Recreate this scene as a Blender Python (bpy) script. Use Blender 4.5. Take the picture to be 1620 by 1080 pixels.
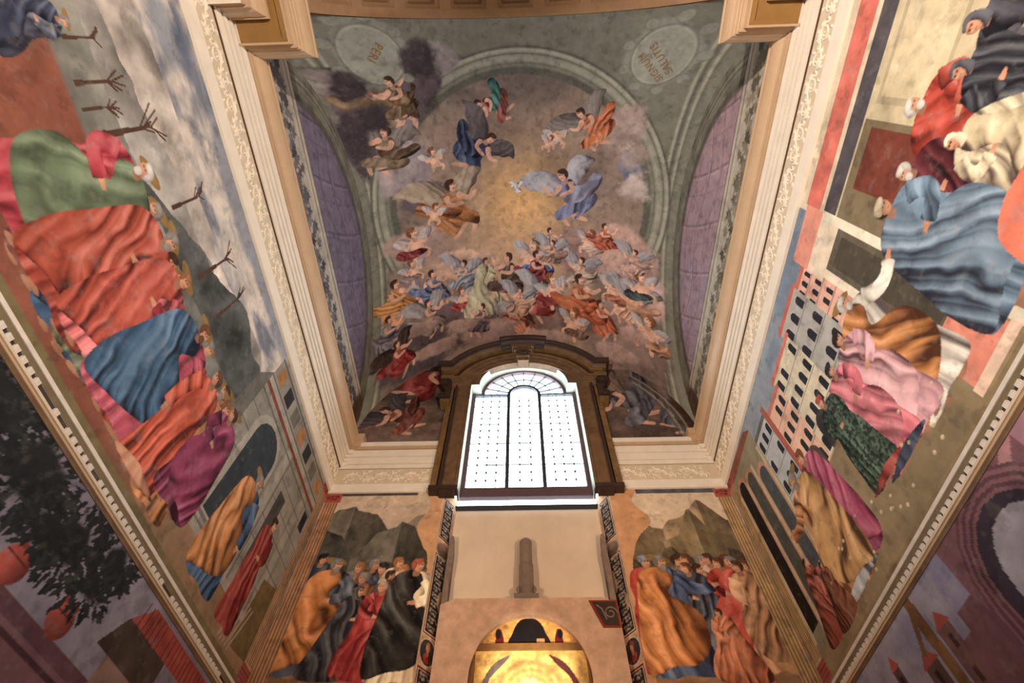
import bpy, bmesh, math, random
import numpy as np
from mathutils import Vector, Matrix
for o in list(bpy.data.objects): bpy.data.objects.remove(o, do_unlink=True)
SC = bpy.context.scene
COL = SC.collection
PI = math.pi

# ------------------------------------------------------------------ camera, sky, lamps, exposure
# origin = the photographer's eye; floor 1.6 m below; X right, Y towards the altar wall, Z up
WX, D, FL = 2.78, 5.21, -1.6            # half width of the chapel, altar wall, floor
F_PX, PITCH, YAW, ROLL = 775.8, math.radians(60.03), math.radians(-2.516), math.radians(0.925)
fw = Vector((math.sin(YAW)*math.cos(PITCH), math.cos(YAW)*math.cos(PITCH), math.sin(PITCH)))
rx = Vector((math.cos(YAW), -math.sin(YAW), 0)); up = rx.cross(fw)
X_ = rx*math.cos(ROLL)+up*math.sin(ROLL); U_ = up*math.cos(ROLL)-rx*math.sin(ROLL)
cd = bpy.data.cameras.new('camera'); cam = bpy.data.objects.new('camera', cd); COL.objects.link(cam)
cd.sensor_fit = 'HORIZONTAL'; cd.sensor_width = 36.0; cd.lens = 36.0*F_PX/1620; cd.clip_start = .05
M = Matrix.Identity(4)
for i in range(3): M[i][0], M[i][1], M[i][2] = X_[i], U_[i], -fw[i]
cam.matrix_world = M; SC.camera = cam

SC.view_settings.view_transform = 'Standard'; SC.view_settings.look = 'None'
SC.view_settings.gamma = 1; SC.view_settings.use_curve_mapping = False
SC.view_settings.exposure = 0.0
W = bpy.data.worlds.new('sky'); SC.world = W; W.use_nodes = True
bg = W.node_tree.nodes['Background']; bg.inputs[0].default_value = (.86, .94, 1, 1); bg.inputs[1].default_value = 14.0

def spot(name, loc, target, power, col, size=.12, ang=110, blend=.6):
    l = bpy.data.lights.new(name, 'SPOT'); l.energy = power; l.color = col; l.shadow_soft_size = size
    l.spot_size = math.radians(ang); l.spot_blend = blend
    o = bpy.data.objects.new(name, l); COL.objects.link(o); o.location = loc
    o.rotation_euler = (Vector(target)-Vector(loc)).to_track_quat('-Z', 'Y').to_euler(); return o
WARM = (1, .87, .76)
spot('floodlight_left', (-1.7, -2.6, .6), (2.78, .9, 5.0), 2700, WARM, .12, 78, 1)
spot('floodlight_right', (1.7, -2.6, .6), (-2.78, 1.2, 4.8), 1950, WARM, .12, 78, 1)
spot('altar_spot_left', (-2.2, .8, 1.3), (.4, 5.2, 3.6), 420, (1, .72, .50), .10, 70, 1)
spot('altar_spot_right', (2.2, .8, 1.3), (-.4, 5.2, 3.6), 420, (1, .72, .50), .10, 70, 1)
spot('icon_lamp', (0, 3.3, .9), (0, 5.3, 2.5), 900, (1, .88, .68), .04, 24, .8)
p_ = bpy.data.lights.new('window_portal', 'AREA'); p_.shape = 'RECTANGLE'; p_.size = 1.9; p_.size_y = 3.5
po = bpy.data.objects.new('window_portal', p_); COL.objects.link(po); po.location = (0, 5.62, 6.4)
po.rotation_euler = (-PI/2, 0, 0); p_.cycles.is_portal = True

# ------------------------------------------------------------------ materials
def lin(r, g, b):
    c = np.array([r, g, b], float)/255
    return np.where(c <= .04045, c/12.92, ((c+.055)/1.055)**2.4)
def mat(name, rgb, rough=.8, var=.18, scale=6, bump=.15, bscale=60, spec=.3, metal=0.0, attr=False, dirt=None):
    m = bpy.data.materials.new(name); m.use_nodes = True; nt = m.node_tree; N = nt.nodes; L = nt.links
    b = N['Principled BSDF']; b.inputs['Roughness'].default_value = rough; b.inputs['Metallic'].default_value = metal
    b.inputs['Specular IOR Level'].default_value = spec
    tc = N.new('ShaderNodeTexCoord')
    n1 = N.new('ShaderNodeTexNoise'); n1.inputs['Scale'].default_value = scale; n1.inputs['Detail'].default_value = 8
    n1.inputs['Roughness'].default_value = .62
    L.new(tc.outputs['Object'], n1.inputs['Vector'])
    mr = N.new('ShaderNodeMapRange'); mr.inputs[1].default_value = .3; mr.inputs[2].default_value = .7
    mr.inputs[3].default_value = 1-var; mr.inputs[4].default_value = 1+var*.6
    L.new(n1.outputs['Fac'], mr.inputs[0])
    mx = N.new('ShaderNodeVectorMath'); mx.operation = 'SCALE'
    if attr:
        a = N.new('ShaderNodeVertexColor'); a.layer_name = 'paint'; src = a.outputs['Color']
    else:
        a = N.new('ShaderNodeRGB'); a.outputs[0].default_value = (*lin(*rgb), 1); src = a.outputs[0]
    L.new(src, mx.inputs[0]); L.new(mr.outputs[0], mx.inputs['Scale'])
    out = mx.outputs[0]
    if dirt is not None:
        n3 = N.new('ShaderNodeTexNoise'); n3.inputs['Scale'].default_value = 2.3; n3.inputs['Detail'].default_value = 10
        n3.inputs['Roughness'].default_value = .7
        L.new(tc.outputs['Object'], n3.inputs['Vector'])
        r3 = N.new('ShaderNodeMapRange'); r3.inputs[1].default_value = .52; r3.inputs[2].default_value = .68; r3.inputs[4].default_value = .75
        L.new(n3.outputs['Fac'], r3.inputs[0])
        mi = N.new('ShaderNodeMix'); mi.data_type = 'RGBA'
        L.new(r3.outputs[0], mi.inputs['Factor']); L.new(out, mi.inputs[6]); mi.inputs[7].default_value = (*lin(*dirt), 1)
        out = mi.outputs[2]
    L.new(out, b.inputs['Base Color'])
    if bump:
        n2 = N.new('ShaderNodeTexNoise'); n2.inputs['Scale'].default_value = bscale; n2.inputs['Detail'].default_value = 5
        L.new(tc.outputs['Object'], n2.inputs['Vector'])
        bp = N.new('ShaderNodeBump'); bp.inputs['Strength'].default_value = bump; bp.inputs['Distance'].default_value = .01
        L.new(n2.outputs['Fac'], bp.inputs['Height']); L.new(bp.outputs[0], b.inputs['Normal'])
    return m
MT = dict(
    fresco=mat('fresco_paint', None, .85, .16, 9, .12, 70, .2, attr=True),
    plaster=mat('plaster', (224, 204, 180), .9, .08, 3, .1, 40),
    rough_plaster=mat('rough_plaster', (204, 168, 142), .95, .25, 7, .5, 30, dirt=(176, 138, 112)),
    cream=mat('cream_stucco', (236, 222, 202), .7, .08, 5, .08, 50),
    frieze=mat('frieze_stucco', (212, 192, 164), .75, .08, 6, .08, 50),
    relief=mat('relief_stucco', (234, 220, 198), .7, .06, 8, .05, 50),
    groove=mat('groove_shade_line', (84, 60, 40), .9, .1, 6, 0),  # dark painted lines, deepened in colour to supply shade inside the grooves
    tan=mat('tan_moulding', (196, 164, 130), .4, .08, 5, .05, 50),
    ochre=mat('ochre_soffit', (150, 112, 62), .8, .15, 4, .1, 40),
    stone=mat('brown_stone', (116, 88, 62), .6, .35, 7, .3, 25, dirt=(70, 52, 38)),
    gilt=mat('gilded_stone', (126, 96, 56), .5, .4, 9, .2, 30, dirt=(90, 66, 40)),
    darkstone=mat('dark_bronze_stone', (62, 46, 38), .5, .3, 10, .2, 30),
    reveal=mat('reveal_stone', (196, 204, 186), .8, .2, 6, .2, 30),
    greystone=mat('grey_stone', (134, 116, 104), .9, .3, 9, .5, 30, dirt=(96, 80, 70)),
    bar=mat('window_bar', (52, 58, 66), .5, .1, 8, 0),
    rail=mat('window_rail', (92, 72, 76), .6, .15, 8, .1),
    wood=mat('old_wood', (120, 84, 46), .6, .3, 12, .2, 30),
    coffer=mat('coffer_stone', (168, 132, 98), .8, .15, 5, .15, 40),
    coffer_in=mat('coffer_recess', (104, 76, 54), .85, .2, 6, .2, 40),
    floor=mat('floor_stone', (128, 104, 86), .5, .2, 3, .1, 20),
    nave=mat('nave_plaster', (190, 170, 148), .9, .1, 2, .1, 20),
    white=mat('white_strip', (216, 204, 190), .8, .15, 12, .2, 40),
    olive=mat('olive_band', (120, 104, 78), .85, .2, 8, .1, 40),
    letter=mat('letter_paint', (150, 108, 62), .8, .15, 20, 0),
)
def gold_mat():
    m = mat('worn_gold_leaf', (214, 160, 66), .38, .35, 18, .35, 45, .5, .2, attr=True); return m
MT['gold'] = gold_mat()
def glass():
    m = bpy.data.materials.new('window_glass'); m.use_nodes = True; nt = m.node_tree; N = nt.nodes; N.clear()
    o = N.new('ShaderNodeOutputMaterial'); t = N.new('ShaderNodeBsdfTransparent'); g = N.new('ShaderNodeBsdfGlossy')
    g.inputs['Roughness'].default_value = .15; t.inputs[0].default_value = (.93, .97, 1, 1)
    mx = N.new('ShaderNodeMixShader'); mx.inputs[0].default_value = .06
    nt.links.new(t.outputs[0], mx.inputs[1]); nt.links.new(g.outputs[0], mx.inputs[2]); nt.links.new(mx.outputs[0], o.inputs[0]); return m
MT['glass'] = glass()

# ------------------------------------------------------------------ mesh helpers
def link(name, me, parent=None):
    o = bpy.data.objects.new(name, me); COL.objects.link(o)
    if parent is not None: o.parent = parent
    return o
def tag(o, label, cat, group=None):
    o['label'] = label; o['category'] = cat
    if group: o['group'] = group
    return o
def struct(o, label=None, cat=None):
    o['kind'] = 'structure'
    if label: o['label'] = label
    if cat: o['category'] = cat
    return o
def empty(name, loc=(0, 0, 0)):
    o = bpy.data.objects.new(name, None); COL.objects.link(o); o.location = loc; o.empty_display_size = .1; return o
class MB:
    def __init__(s): s.v = []; s.f = []
    def add(s, vs, fs):
        n = len(s.v); s.v += [tuple(p) for p in vs]; s.f += [tuple(i+n for i in f) for f in fs]; return s
    def box(s, a, b):
        (x0, y0, z0), (x1, y1, z1) = a, b
        return s.add([(x0, y0, z0), (x1, y0, z0), (x1, y1, z0), (x0, y1, z0), (x0, y0, z1), (x1, y0, z1), (x1, y1, z1), (x0, y1, z1)],
                     [(0, 3, 2, 1), (4, 5, 6, 7), (0, 1, 5, 4), (1, 2, 6, 5), (2, 3, 7, 6), (3, 0, 4, 7)])
    def prism(s, pts, fn0, fn1):
        n = len(pts); vs = [fn0(p) for p in pts]+[fn1(p) for p in pts]
        return s.add(vs, [tuple(range(n-1, -1, -1)), tuple(range(n, 2*n))]+[(i, (i+1) % n, n+(i+1) % n, n+i) for i in range(n)])
    def strip(s, rows, closed=False, cap=False):
        n = len(rows[0]); vs = [p for r in rows for p in r]; fs = []
        for k in range(len(rows)-1):
            for i in range(n if closed else n-1):
                j = (i+1) % n; fs.append((k*n+i, k*n+j, (k+1)*n+j, (k+1)*n+i))
        if cap: fs += [tuple(range(n-1, -1, -1)), tuple((len(rows)-1)*n+i for i in range(n))]
        return s.add(vs, fs)
    def tube(s, pts, rad, n=6, flat=1.0, nrm=None):
        pts = [Vector(p) for p in pts]; rows = []
        for i, p in enumerate(pts):
            t = (pts[min(i+1, len(pts)-1)]-pts[max(i-1, 0)]).normalized()
            a = nrm if nrm is not None else (Vector((0, 0, 1)) if abs(t.z) < .9 else Vector((1, 0, 0)))
            u = t.cross(a).normalized(); w = u.cross(t).normalized()
            r = rad[i] if isinstance(rad, (list, tuple)) else rad
            rows.append([p+u*math.cos(2*PI*k/n)*r+w*math.sin(2*PI*k/n)*r*flat for k in range(n)])
        return s.strip(rows, True, True)
    def build(s, name, m, parent=None, smooth=False):
        me = bpy.data.meshes.new(name); me.from_pydata(s.v, [], s.f)
        bm = bmesh.new(); bm.from_mesh(me); bmesh.ops.recalc_face_normals(bm, faces=bm.faces); bm.to_mesh(me); bm.free()
        me.materials.append(m)
        if smooth: me.polygons.foreach_set('use_smooth', [True]*len(me.polygons))
        return link(name, me, parent)
def box(name, a, b, m, parent=None): return MB().box(a, b).build(name, m, parent)
def share(name, src, parent, loc=(0, 0, 0), rot=(0, 0, 0), scale=(1, 1, 1)):
    o = bpy.data.objects.new(name, src.data); COL.objects.link(o); o.parent = parent
    o.location = loc; o.rotation_euler = rot; o.scale = scale; return o

#PAINT-BEGIN
# ------------------------------------------------------------------ painter: fresco colours are worked out in numpy and stored as a colour attribute
_T = np.random.RandomState(7).rand(256, 256)
def vnoise(x, y, seed=0):
    x = x+seed*37.17; y = y+seed*91.73
    xi = np.floor(x).astype(int); yi = np.floor(y).astype(int); fx = x-xi; fy = y-yi
    fx = fx*fx*(3-2*fx); fy = fy*fy*(3-2*fy)
    a = _T[xi & 255, yi & 255]; b = _T[(xi+1) & 255, yi & 255]; c = _T[xi & 255, (yi+1) & 255]; d = _T[(xi+1) & 255, (yi+1) & 255]
    return (a*(1-fx)+b*fx)*(1-fy)+(c*(1-fx)+d*fx)*fy
def fbm(x, y, seed=0, o=4, g=.5):
    s = 0; a = 1; t = 0
    for k in range(o):
        s = s+a*vnoise(x, y, seed+k); t += a; a *= g; x = x*2.03+1.7; y = y*2.03+.3
    return s/t
def sst(a, b, x):
    t = np.clip((x-a)/(b-a), 0, 1); return t*t*(3-2*t)
def smooth_poly(p, n=7):
    p = np.array(p, float); out = []
    for i in range(len(p)):
        a, b, c, d = p[i-1], p[i], p[(i+1) % len(p)], p[(i+2) % len(p)]
        for t in np.arange(n)/n:
            out.append(.5*((2*b)+(c-a)*t+(2*a-5*b+4*c-d)*t*t+(3*b-a-3*c+d)*t**3))
    return np.array(out)
def inside(P, X, Y):
    m = np.zeros(X.shape, bool); n = len(P)
    for i in range(n):
        x0, y0 = P[i-1]; x1, y1 = P[i]
        if y0 == y1: continue
        m ^= ((Y < y0) != (Y < y1)) & (X < (x1-x0)*(Y-y0)/(y1-y0)+x0)
    return m
def ramp(c, g):                                   # cloth colour for fold value 0..1
    c = np.asarray(c); g = np.clip(g, 0, 1)[..., None]
    dk = c*np.array([.22, .17, .20]); lt = np.minimum(c*1.25+.10, .95)
    return np.where(g < .5, dk+(c-dk)*g*2, c+(lt-c)*(g*2-1))
class Stamp:                                      # small RGBA picture in its own units: x -0.6..0.6, y -0.05..1.1
    def __init__(s, n=230, x0=-.6, x1=.6, y0=-.06, y1=1.12):
        s.b = (x0, x1, y0, y1); s.X, s.Y = np.meshgrid(np.arange(x0, x1, 1/n), np.arange(y0, y1, 1/n))
        s.c = np.zeros(s.X.shape+(3,)); s.a = np.zeros(s.X.shape)
    def put(s, m, c):
        s.c[m] = c[m] if isinstance(c, np.ndarray) and c.ndim == 3 else c; s.a[m] = 1
    def cloth(s, pts, col, seed, ang=0, fa=9, fl=2.2, smooth=True, light=1, contrast=1.0):
        P = smooth_poly(pts) if smooth else np.array(pts)
        x0, x1, y0, y1 = s.b; ny, nx = s.a.shape; gx = lambda x: int(np.clip((x-x0)/(x1-x0)*nx, 0, nx)); gy = lambda y: int(np.clip((y-y0)/(y1-y0)*ny, 0, ny))
        w = (slice(max(gy(P[:, 1].min())-2, 0), gy(P[:, 1].max())+2), slice(max(gx(P[:, 0].min())-2, 0), gx(P[:, 0].max())+2)); X, Y = s.X[w], s.Y[w]
        m = inside(P, X, Y)
        if not m.any(): return
        xa = np.where(m, X, 9).min(1); xb = np.where(m, X, -9).max(1)
        sx = (2*X-(xa+xb)[:, None])/np.maximum(xb-xa, .02)[:, None]
        ca, sa = math.cos(ang), math.sin(ang); u = X*ca+Y*sa; v = -X*sa+Y*ca
        wn = fbm(u*3, v*3, seed+5, 3)-.5; lo = fbm(u*2.5, v*1.3, seed+7, 2)
        ph = fa*.85*u+wn*1.9+lo*3.2; f = ph-np.floor(ph); saw = np.where(f < .7, f/.7, (1-f)/.3)
        ph2 = fa*1.9*u+wn*2.2+lo*4.1+v*.7; f2 = ph2-np.floor(ph2); saw2 = np.where(f2 < .8, f2/.8, (1-f2)/.2)
        amp = sst(.32, .62, fbm(u*4, v*1.8, seed+2, 2)); g = fbm(u*fa*.9+wn*2, v*fl+wn, seed, 3)
        g = .52+(saw-.5)*.62*contrast*(.45+.75*amp)+(saw2-.5)*.26*contrast*amp+(g-.5)*.85*contrast
        g = g-.24*np.abs(sx)**3-.17*light*sx
        cc = s.c[w]; cc[m] = ramp(col, g)[m]; s.a[w][m] = 1
    def ell(s, cx, cy, rx, ry, col, rot=0, shade=.5, lx=-.5):
        ca, sa = math.cos(rot), math.sin(rot); dx = s.X-cx; dy = s.Y-cy
        u = (dx*ca+dy*sa)/rx; v = (-dx*sa+dy*ca)/ry; m = u*u+v*v < 1
        c = np.asarray(col)*np.clip(1.05-shade*(.35*(u*u+v*v)+.45*(u*-lx)), .2, 1.5)[..., None]
        s.put(m, c); return m
    def limb(s, pts, w0, w1, col, seed=0, cloth=False):
        pts = np.array(pts, float); n = len(pts); L = []; R = []
        for i in range(n):
            t = pts[min(i+1, n-1)]-pts[max(i-1, 0)]; t = t/np.hypot(*t); q = np.array([-t[1], t[0]])
            w = w0+(w1-w0)*i/(n-1); L.append(pts[i]+q*w); R.append(pts[i]-q*w)
        P = np.array(L+R[::-1])
        if cloth: s.cloth(P, col, seed, .8, 8, 5)
        else:
            P = smooth_poly(P, 5); m = inside(P, s.X, s.Y); k = .85+.35*(fbm(s.X*9, s.Y*9, seed, 2)-.3)
            s.put(m, np.asarray(col)*k[..., None])
SKIN = lin(206, 150, 112)
def head(s, x, y, r, rng, skin=SKIN, hair=None, d=1, wear=None, beard=None, halo=False):
    hair = lin(92, 60, 40) if hair is None else hair
    if halo: s.ell(x-d*.02, y+.035, r*2.1, r*.75, lin(150, 118, 62), -.25*d, .3)
    s.limb([(x-d*.012, y-r*1.9), (x-d*.004, y-r*.6)], r*.5, r*.48, skin*.7, 3)
    s.ell(x-d*r*.25, y+r*.2, r*1.02, r*1.2, hair*.8, 0, .7)
    s.ell(x+d*r*.12, y-r*.05, r*.8, r*1.14, skin, -.06*d, .75, -.5)
    s.ell(x+d*r*.62, y-r*.1, r*.2, r*.24, skin*1.05, 0, .3)             # nose
    for e in (.02, .52): s.ell(x+d*r*e, y+r*.16, r*.17, r*.075, lin(58, 36, 26), 0, 0); s.ell(x+d*r*e, y+r*.36, r*.22, r*.05, hair*.6, .1*d, 0)
    s.ell(x+d*r*.34, y-r*.58, r*.26, r*.07, lin(150, 70, 56), 0, 0)
    if beard is not None: s.ell(x+d*r*.25, y-r*.98, r*.52, r*.62, beard, 0, .5)
    if wear is None: s.ell(x-d*r*.12, y+r*.82, r*.9, r*.52, hair, .25*d, .8); s.ell(x-d*r*.72, y+r*.1, r*.36, r*.8, hair*.85, 0, .6)
    else:
        kind, wc = wear
        if kind == 'hood':
            s.cloth([(x-d*r*.1, y+r*1.45), (x+d*r*.75, y+r*1.05), (x+d*r*.62, y+r*.62), (x-d*r*.1, y+r*.85), (x-d*r*.45, y), (x-d*r*.1, y-r*1.1), (x+d*r*.4, y-r*1.7), (x-d*r*1.2, y-r*1.9), (x-d*r*1.3, y+r*.2), (x-d*r*.9, y+r*1.2)], wc, 4, .4, 10, 4)
        else:
            s.ell(x-d*r*.1, y+r*.85, r*1.12, r*.62, wc, .15*d, .8); s.ell(x-d*r*.75, y+r*.45, r*.42, r*.55, wc*.8, 0, .5)
def figure(seed, robe, mantle=None, d=1, wear=None, hair=None, beard=None, halo=False, arm=0, slim=1.0, sleeve=None, kneel=False, skin=SKIN, hem=None):
    rng = random.Random(seed); s = Stamp(); j = lambda a=.012: rng.uniform(-a, a); k = slim
    sleeve = robe if sleeve is None else sleeve
    if kneel:
        s.cloth([(-.12*k*d+j(), .84), (.04*d, .88), (.14*d*k, .8), (.17*d*k, .62), (.2*d*k, .45), (.3*d, .28), (.33*d, .06), (.1*d, -.02), (-.25*d, -.03), (-.42*d, .04), (-.33*d, .3), (-.22*k*d, .55)], robe, seed, .2*d, 8, 2.2)
    else:
        for q in (-1, 1): s.ell((.075*q)*k+.02*d, .012, .055, .016, skin*.7, .15*q, .4)
        s.cloth([(-.115*k+j(), .835), (0, .868), (.115*k+j(), .83), (.15*k+j(), .7), (.135*k, .57), (.165*k+j(), .42), (.185*k, .22), (.2*k+j(), .045), (.1*k, .012+j()), (0, .03), (-.11*k, .008), (-.2*k+j(), .05), (-.18*k, .25), (-.165*k+j(), .45), (-.135*k, .58), (-.155*k, .7)], robe, seed, 0, 11, 1.6)
        if hem is not None: s.cloth([(-.2*k, .05), (0, .09), (.2*k, .05), (.195*k, .03), (0, .012), (-.2*k, .02)], hem, seed+3)
    if mantle is not None:
        if kneel: P = [(-.13*d, .84), (.02*d, .88), (.06*d, .76), (-.02*d, .55), (.14*d, .38), (.26*d, .2), (.22*d, .02), (-.1*d, -.02), (-.4*d, .03), (-.32*d, .32), (-.2*d, .6)]
        else: P = [(-.15*d*k, .80), (-.08*d*k, .868), (.03*d*k, .862), (.07*d*k, .76), (.02*d*k, .64), (.14*d*k, .53), (.19*d*k, .42), (.18*d*k, .24), (.08*d*k, .13+j(.03)), (-.06*d*k, .09), (-.2*d*k, .05+j(.02)), (-.225*d*k, .25), (-.2*d*k, .48), (-.18*d*k, .66)]
        s.cloth(P, mantle, seed+11, .42*d, 9, 1.8)
    hx = .02*d+j()
    if arm == 0: A = [(.095*d*k, .795), (.20*d*k, .62), (.05*d, .60)]
    elif arm == 1: A = [(.1*d*k, .79), (.2*d*k, .62), (.31*d*k, .70)]
    else: A = [(.11*d*k, .79), (.19*d*k, .62), (.17*d*k, .45)]
    A = np.array(A); C_ = [A[0]*(1-t)**2+A[1]*2*t*(1-t)+A[2]*t*t for t in np.linspace(0, 1, 9)]
    t = C_[-1]-C_[-2]; t = t/np.hypot(*t); an = math.atan2(t[1], t[0])
    s.ell(*(C_[-1]+t*.016), .034, .021, skin, an, .5)
    for q in (-.013, -.004, .006): s.ell(*(C_[-1]+t*.046+np.array([-t[1], t[0]])*q), .022, .0055, skin*.9, an, .3)
    s.limb(C_, .054, .044, sleeve, seed+2, True)
    head(s, hx, .922, .05, rng, skin, hair, d, wear, beard, halo); return s
def flyer(seed, cloth, cloth2=None, d=1, wings=None, hair=None, skin=lin(222, 170, 140), trail=1.0):
    rng = random.Random(seed); s = Stamp(150, -.9, .9, -.15, 1.15); j = lambda a=.05: rng.uniform(-a, a)
    if wings is not None:
        for q, sc in ((-1, 1), (1, .7)):
            P = [(-.02, .70), (.12*q*sc, .92), (.3*q*sc, 1.06+j()), (.56*q*sc, 1.1), (.84*q*sc, .98+j()), (.7*q*sc, .9), (.62*q*sc, .8), (.48*q*sc, .74), (.36*q*sc, .64), (.18*q*sc, .58)]
            s.cloth(P, wings*.85, seed+q, -.55*q, 9, 1.2, contrast=.38)
    c2 = cloth if cloth2 is None else cloth2
    for q in (-1, 1): s.limb([(.1*d, .34), (.16*d+.08*q, .18), (.02*d+.16*q, .0)], .06, .03, skin*.9, seed)
    s.cloth([(-.13, .74), (.1, .76), (.17, .6), (.22+j(), .45), (.34*d+j(), .3), (.3*d, .12), (.08, .16+j()), (-.14, .08+j()), (-.34*trail*d, .2), (-.4*trail*d+j(), .42), (-.22, .55)], cloth, seed, .5*d, 7, 2.4)
    s.cloth([(-.1*d, .62), (.12*d, .5), (.05*d, .36), (-.2*d, .34), (-.46*trail*d, .46+j()), (-.62*trail*d, .66+j()), (-.5*trail*d, .74), (-.3*d, .6)], c2, seed+4, 1.0*d, 7, 2.6)
    s.limb([(.1*d, .7), (.26*d, .6), (.4*d, .7+j(.1))], .05, .028, skin, seed+1)
    s.limb([(-.09*d, .7), (-.06*d, .56), (.14*d, .54)], .05, .028, skin*.92, seed+6)
    head(s, .03*d+j(.03), .86, .082, rng, skin, hair, d); return s
def cherub(seed, d=1, wing=lin(190, 176, 170), hair=None, skin=lin(226, 176, 146), cloth=None):
    rng = random.Random(seed); s = Stamp(120, -.8, .8, -.1, 1.15)
    for q in (-1, 1): s.cloth([(.05*q, .62), (.3*q, .82), (.6*q, .8), (.52*q, .62), (.34*q, .5), (.12*q, .48)], wing, seed+q, -.4*q, 9, 1.2, contrast=.35)
    s.ell(.0, .42, .2, .26, skin, .3*d, .6)
    for q in (-1, 1): s.limb([(.08*q, .25), (.22*q+.05*d, .14), (.2*q, -.02)], .09, .05, skin*.93, seed+q); s.limb([(.13*q, .56), (.3*q, .46), (.36*q*d, .62)], .06, .04, skin, seed)
    if cloth is not None: s.cloth([(-.25*d, .36), (.1*d, .3), (.24*d, .16), (.0, .1), (-.4*d, .12), (-.66*d, .34), (-.5*d, .5)], cloth, seed, .8*d, 7, 2.5)
    head(s, .04*d, .84, .14, rng, skin, lin(150, 96, 56) if hair is None else hair, d); return s
class Canvas:
    def __init__(s, u0, u1, v0, v1, res, base):
        nu = int(round((u1-u0)/res))+1; nv = int(round((v1-v0)/res))+1
        s.u = np.linspace(u0, u1, nu); s.v = np.linspace(v0, v1, nv); s.U, s.V = np.meshgrid(s.u, s.v)
        s.c = np.ones(s.U.shape+(3,))*np.asarray(base)
    def win(s, a, b, c, d):
        i0, i1 = np.searchsorted(s.u, [a, b]); j0, j1 = np.searchsorted(s.v, [c, d]); return slice(j0, j1), slice(i0, i1)
    def blend(s, al, col, w=None):
        w = (slice(None), slice(None)) if w is None else w
        al = np.asarray(al)[..., None]; s.c[w] = s.c[w]*(1-al)+np.asarray(col)*al
    def tex(s, amp=.2, sc=4, seed=1):
        s.c *= (1+amp*1.5*(fbm(s.U*sc, s.V*sc, seed, 5)-.5)*2)[..., None]
        w = fbm(s.U*sc*3.1, s.V*sc*3.1, seed+31, 5, .62); g = s.c.mean(-1, keepdims=True)        # rubbed, paler patches and small losses
        a = (sst(.58, .76, w)*.26)[..., None]; s.c = s.c*(1-a)+(g*.6+np.array([.36, .31, .26])*.5)*a
        s.c *= (1-.22*sst(.55, .75, fbm(s.U*sc*1.7+9, s.V*sc*1.7, seed+44, 5, .6)))[..., None]
    def poly(s, pts, col, smooth=False, tex=.12, seed=0, al=1.0):
        P = smooth_poly(pts) if smooth else np.array(pts, float)
        w = s.win(P[:, 0].min(), P[:, 0].max()+.02, P[:, 1].min(), P[:, 1].max()+.02); U, V = s.U[w], s.V[w]
        if U.size == 0: return
        m = inside(P, U, V).astype(float)*al
        s.blend(m, np.asarray(col)*(1+tex*2*(fbm(U*7, V*7, seed+2, 4)-.5))[..., None], w)
    def rect(s, a, b, c, d, col, **k): s.poly([(a, c), (b, c), (b, d), (a, d)], col, **k)
    def line(s, p, q, wd, col, al=1.0):
        p, q = np.array(p, float), np.array(q, float); t = q-p; L = np.hypot(*t); n = np.array([-t[1], t[0]])/L*wd/2
        n = n*max(1, .013/wd); s.poly([p+n, q+n, q-n, p-n], col, al=al)
    def arch(s, cx, z0, w, h, col, **k):
        s.poly([(cx-w/2, z0), (cx+w/2, z0), (cx+w/2, z0+h-w/2)]+[(cx+w/2*math.cos(t), z0+h-w/2+w/2*math.sin(t)) for t in np.linspace(0, PI, 9)]+[(cx-w/2, z0+h-w/2)], col, **k)
    def blob(s, cx, cy, rx, ry, col, seed=0, rough=.5, soft=.35, lit=(-.4, .8), amp=.5, al=1.0):   # cloud / foliage mass
        w = s.win(cx-rx*1.6, cx+rx*1.6, cy-ry*1.6, cy+ry*1.6); U, V = s.U[w], s.V[w]
        if U.size == 0: return
        a, b = (U-cx)/rx, (V-cy)/ry; r = np.sqrt(a*a+b*b)+(fbm(U*2.2/max(rx, .2)*.6, V*2.2/max(ry, .2)*.6, seed, 5, .55)-.5)*2*rough
        m = 1-sst(1-soft, 1, r); n = fbm(U*5, V*5, seed+3, 4)
        sh = 1+amp*((a*lit[0]+b*lit[1])*.45+(n-.5)*1.2)
        s.blend(m*al, np.asarray(col)*np.clip(sh, .25, 1.9)[..., None], w)
    def stamp(s, st, u, v, h, ang=0, flip=False, tint=None):
        x0, x1, y0, y1 = st.b; ca, sa = math.cos(ang), math.sin(ang); r = h*1.3
        w = s.win(u-r, u+r, v-r, v+r); U, V = s.U[w], s.V[w]
        if U.size == 0: return
        a, b = (U-u)/h, (V-v)/h; X = a*ca+b*sa; Y = -a*sa+b*ca
        if flip: X = -X
        ny, nx = st.a.shape; fi = (X-x0)/(x1-x0)*(nx-1); fj = (Y-y0)/(y1-y0)*(ny-1)
        ok = (fi > 0) & (fi < nx-2) & (fj > 0) & (fj < ny-2)
        fi = np.clip(fi, 0, nx-2); fj = np.clip(fj, 0, ny-2); i = fi.astype(int); j = fj.astype(int); fx = (fi-i)[..., None]; fy = (fj-j)[..., None]
        pm = np.concatenate([st.c*st.a[..., None], st.a[..., None]], -1)
        q = (pm[j, i]*(1-fx)+pm[j, i+1]*fx)*(1-fy)+(pm[j+1, i]*(1-fx)+pm[j+1, i+1]*fx)*fy
        al = q[..., 3]*ok; c = q[..., :3]/np.maximum(q[..., 3:], 1e-4)
        if tint is not None: c = c*np.asarray(tint)
        s.blend(al, c, w)
    def bare_tree(s, u, v, h, col, seed=0):
        r = random.Random(seed); s.poly([(u-h*.035, v), (u+h*.035, v), (u+h*.012, v+h*.7), (u-h*.012, v+h*.7)], col)
        for k in range(7):
            t = r.uniform(.55, .72); q = r.choice((-1, 1)); L = h*r.uniform(.12, .3); a = r.uniform(.2, .9)
            s.line((u, v+h*t), (u+q*L*math.sin(a), v+h*t+L*math.cos(a)), h*.016, col)
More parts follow.
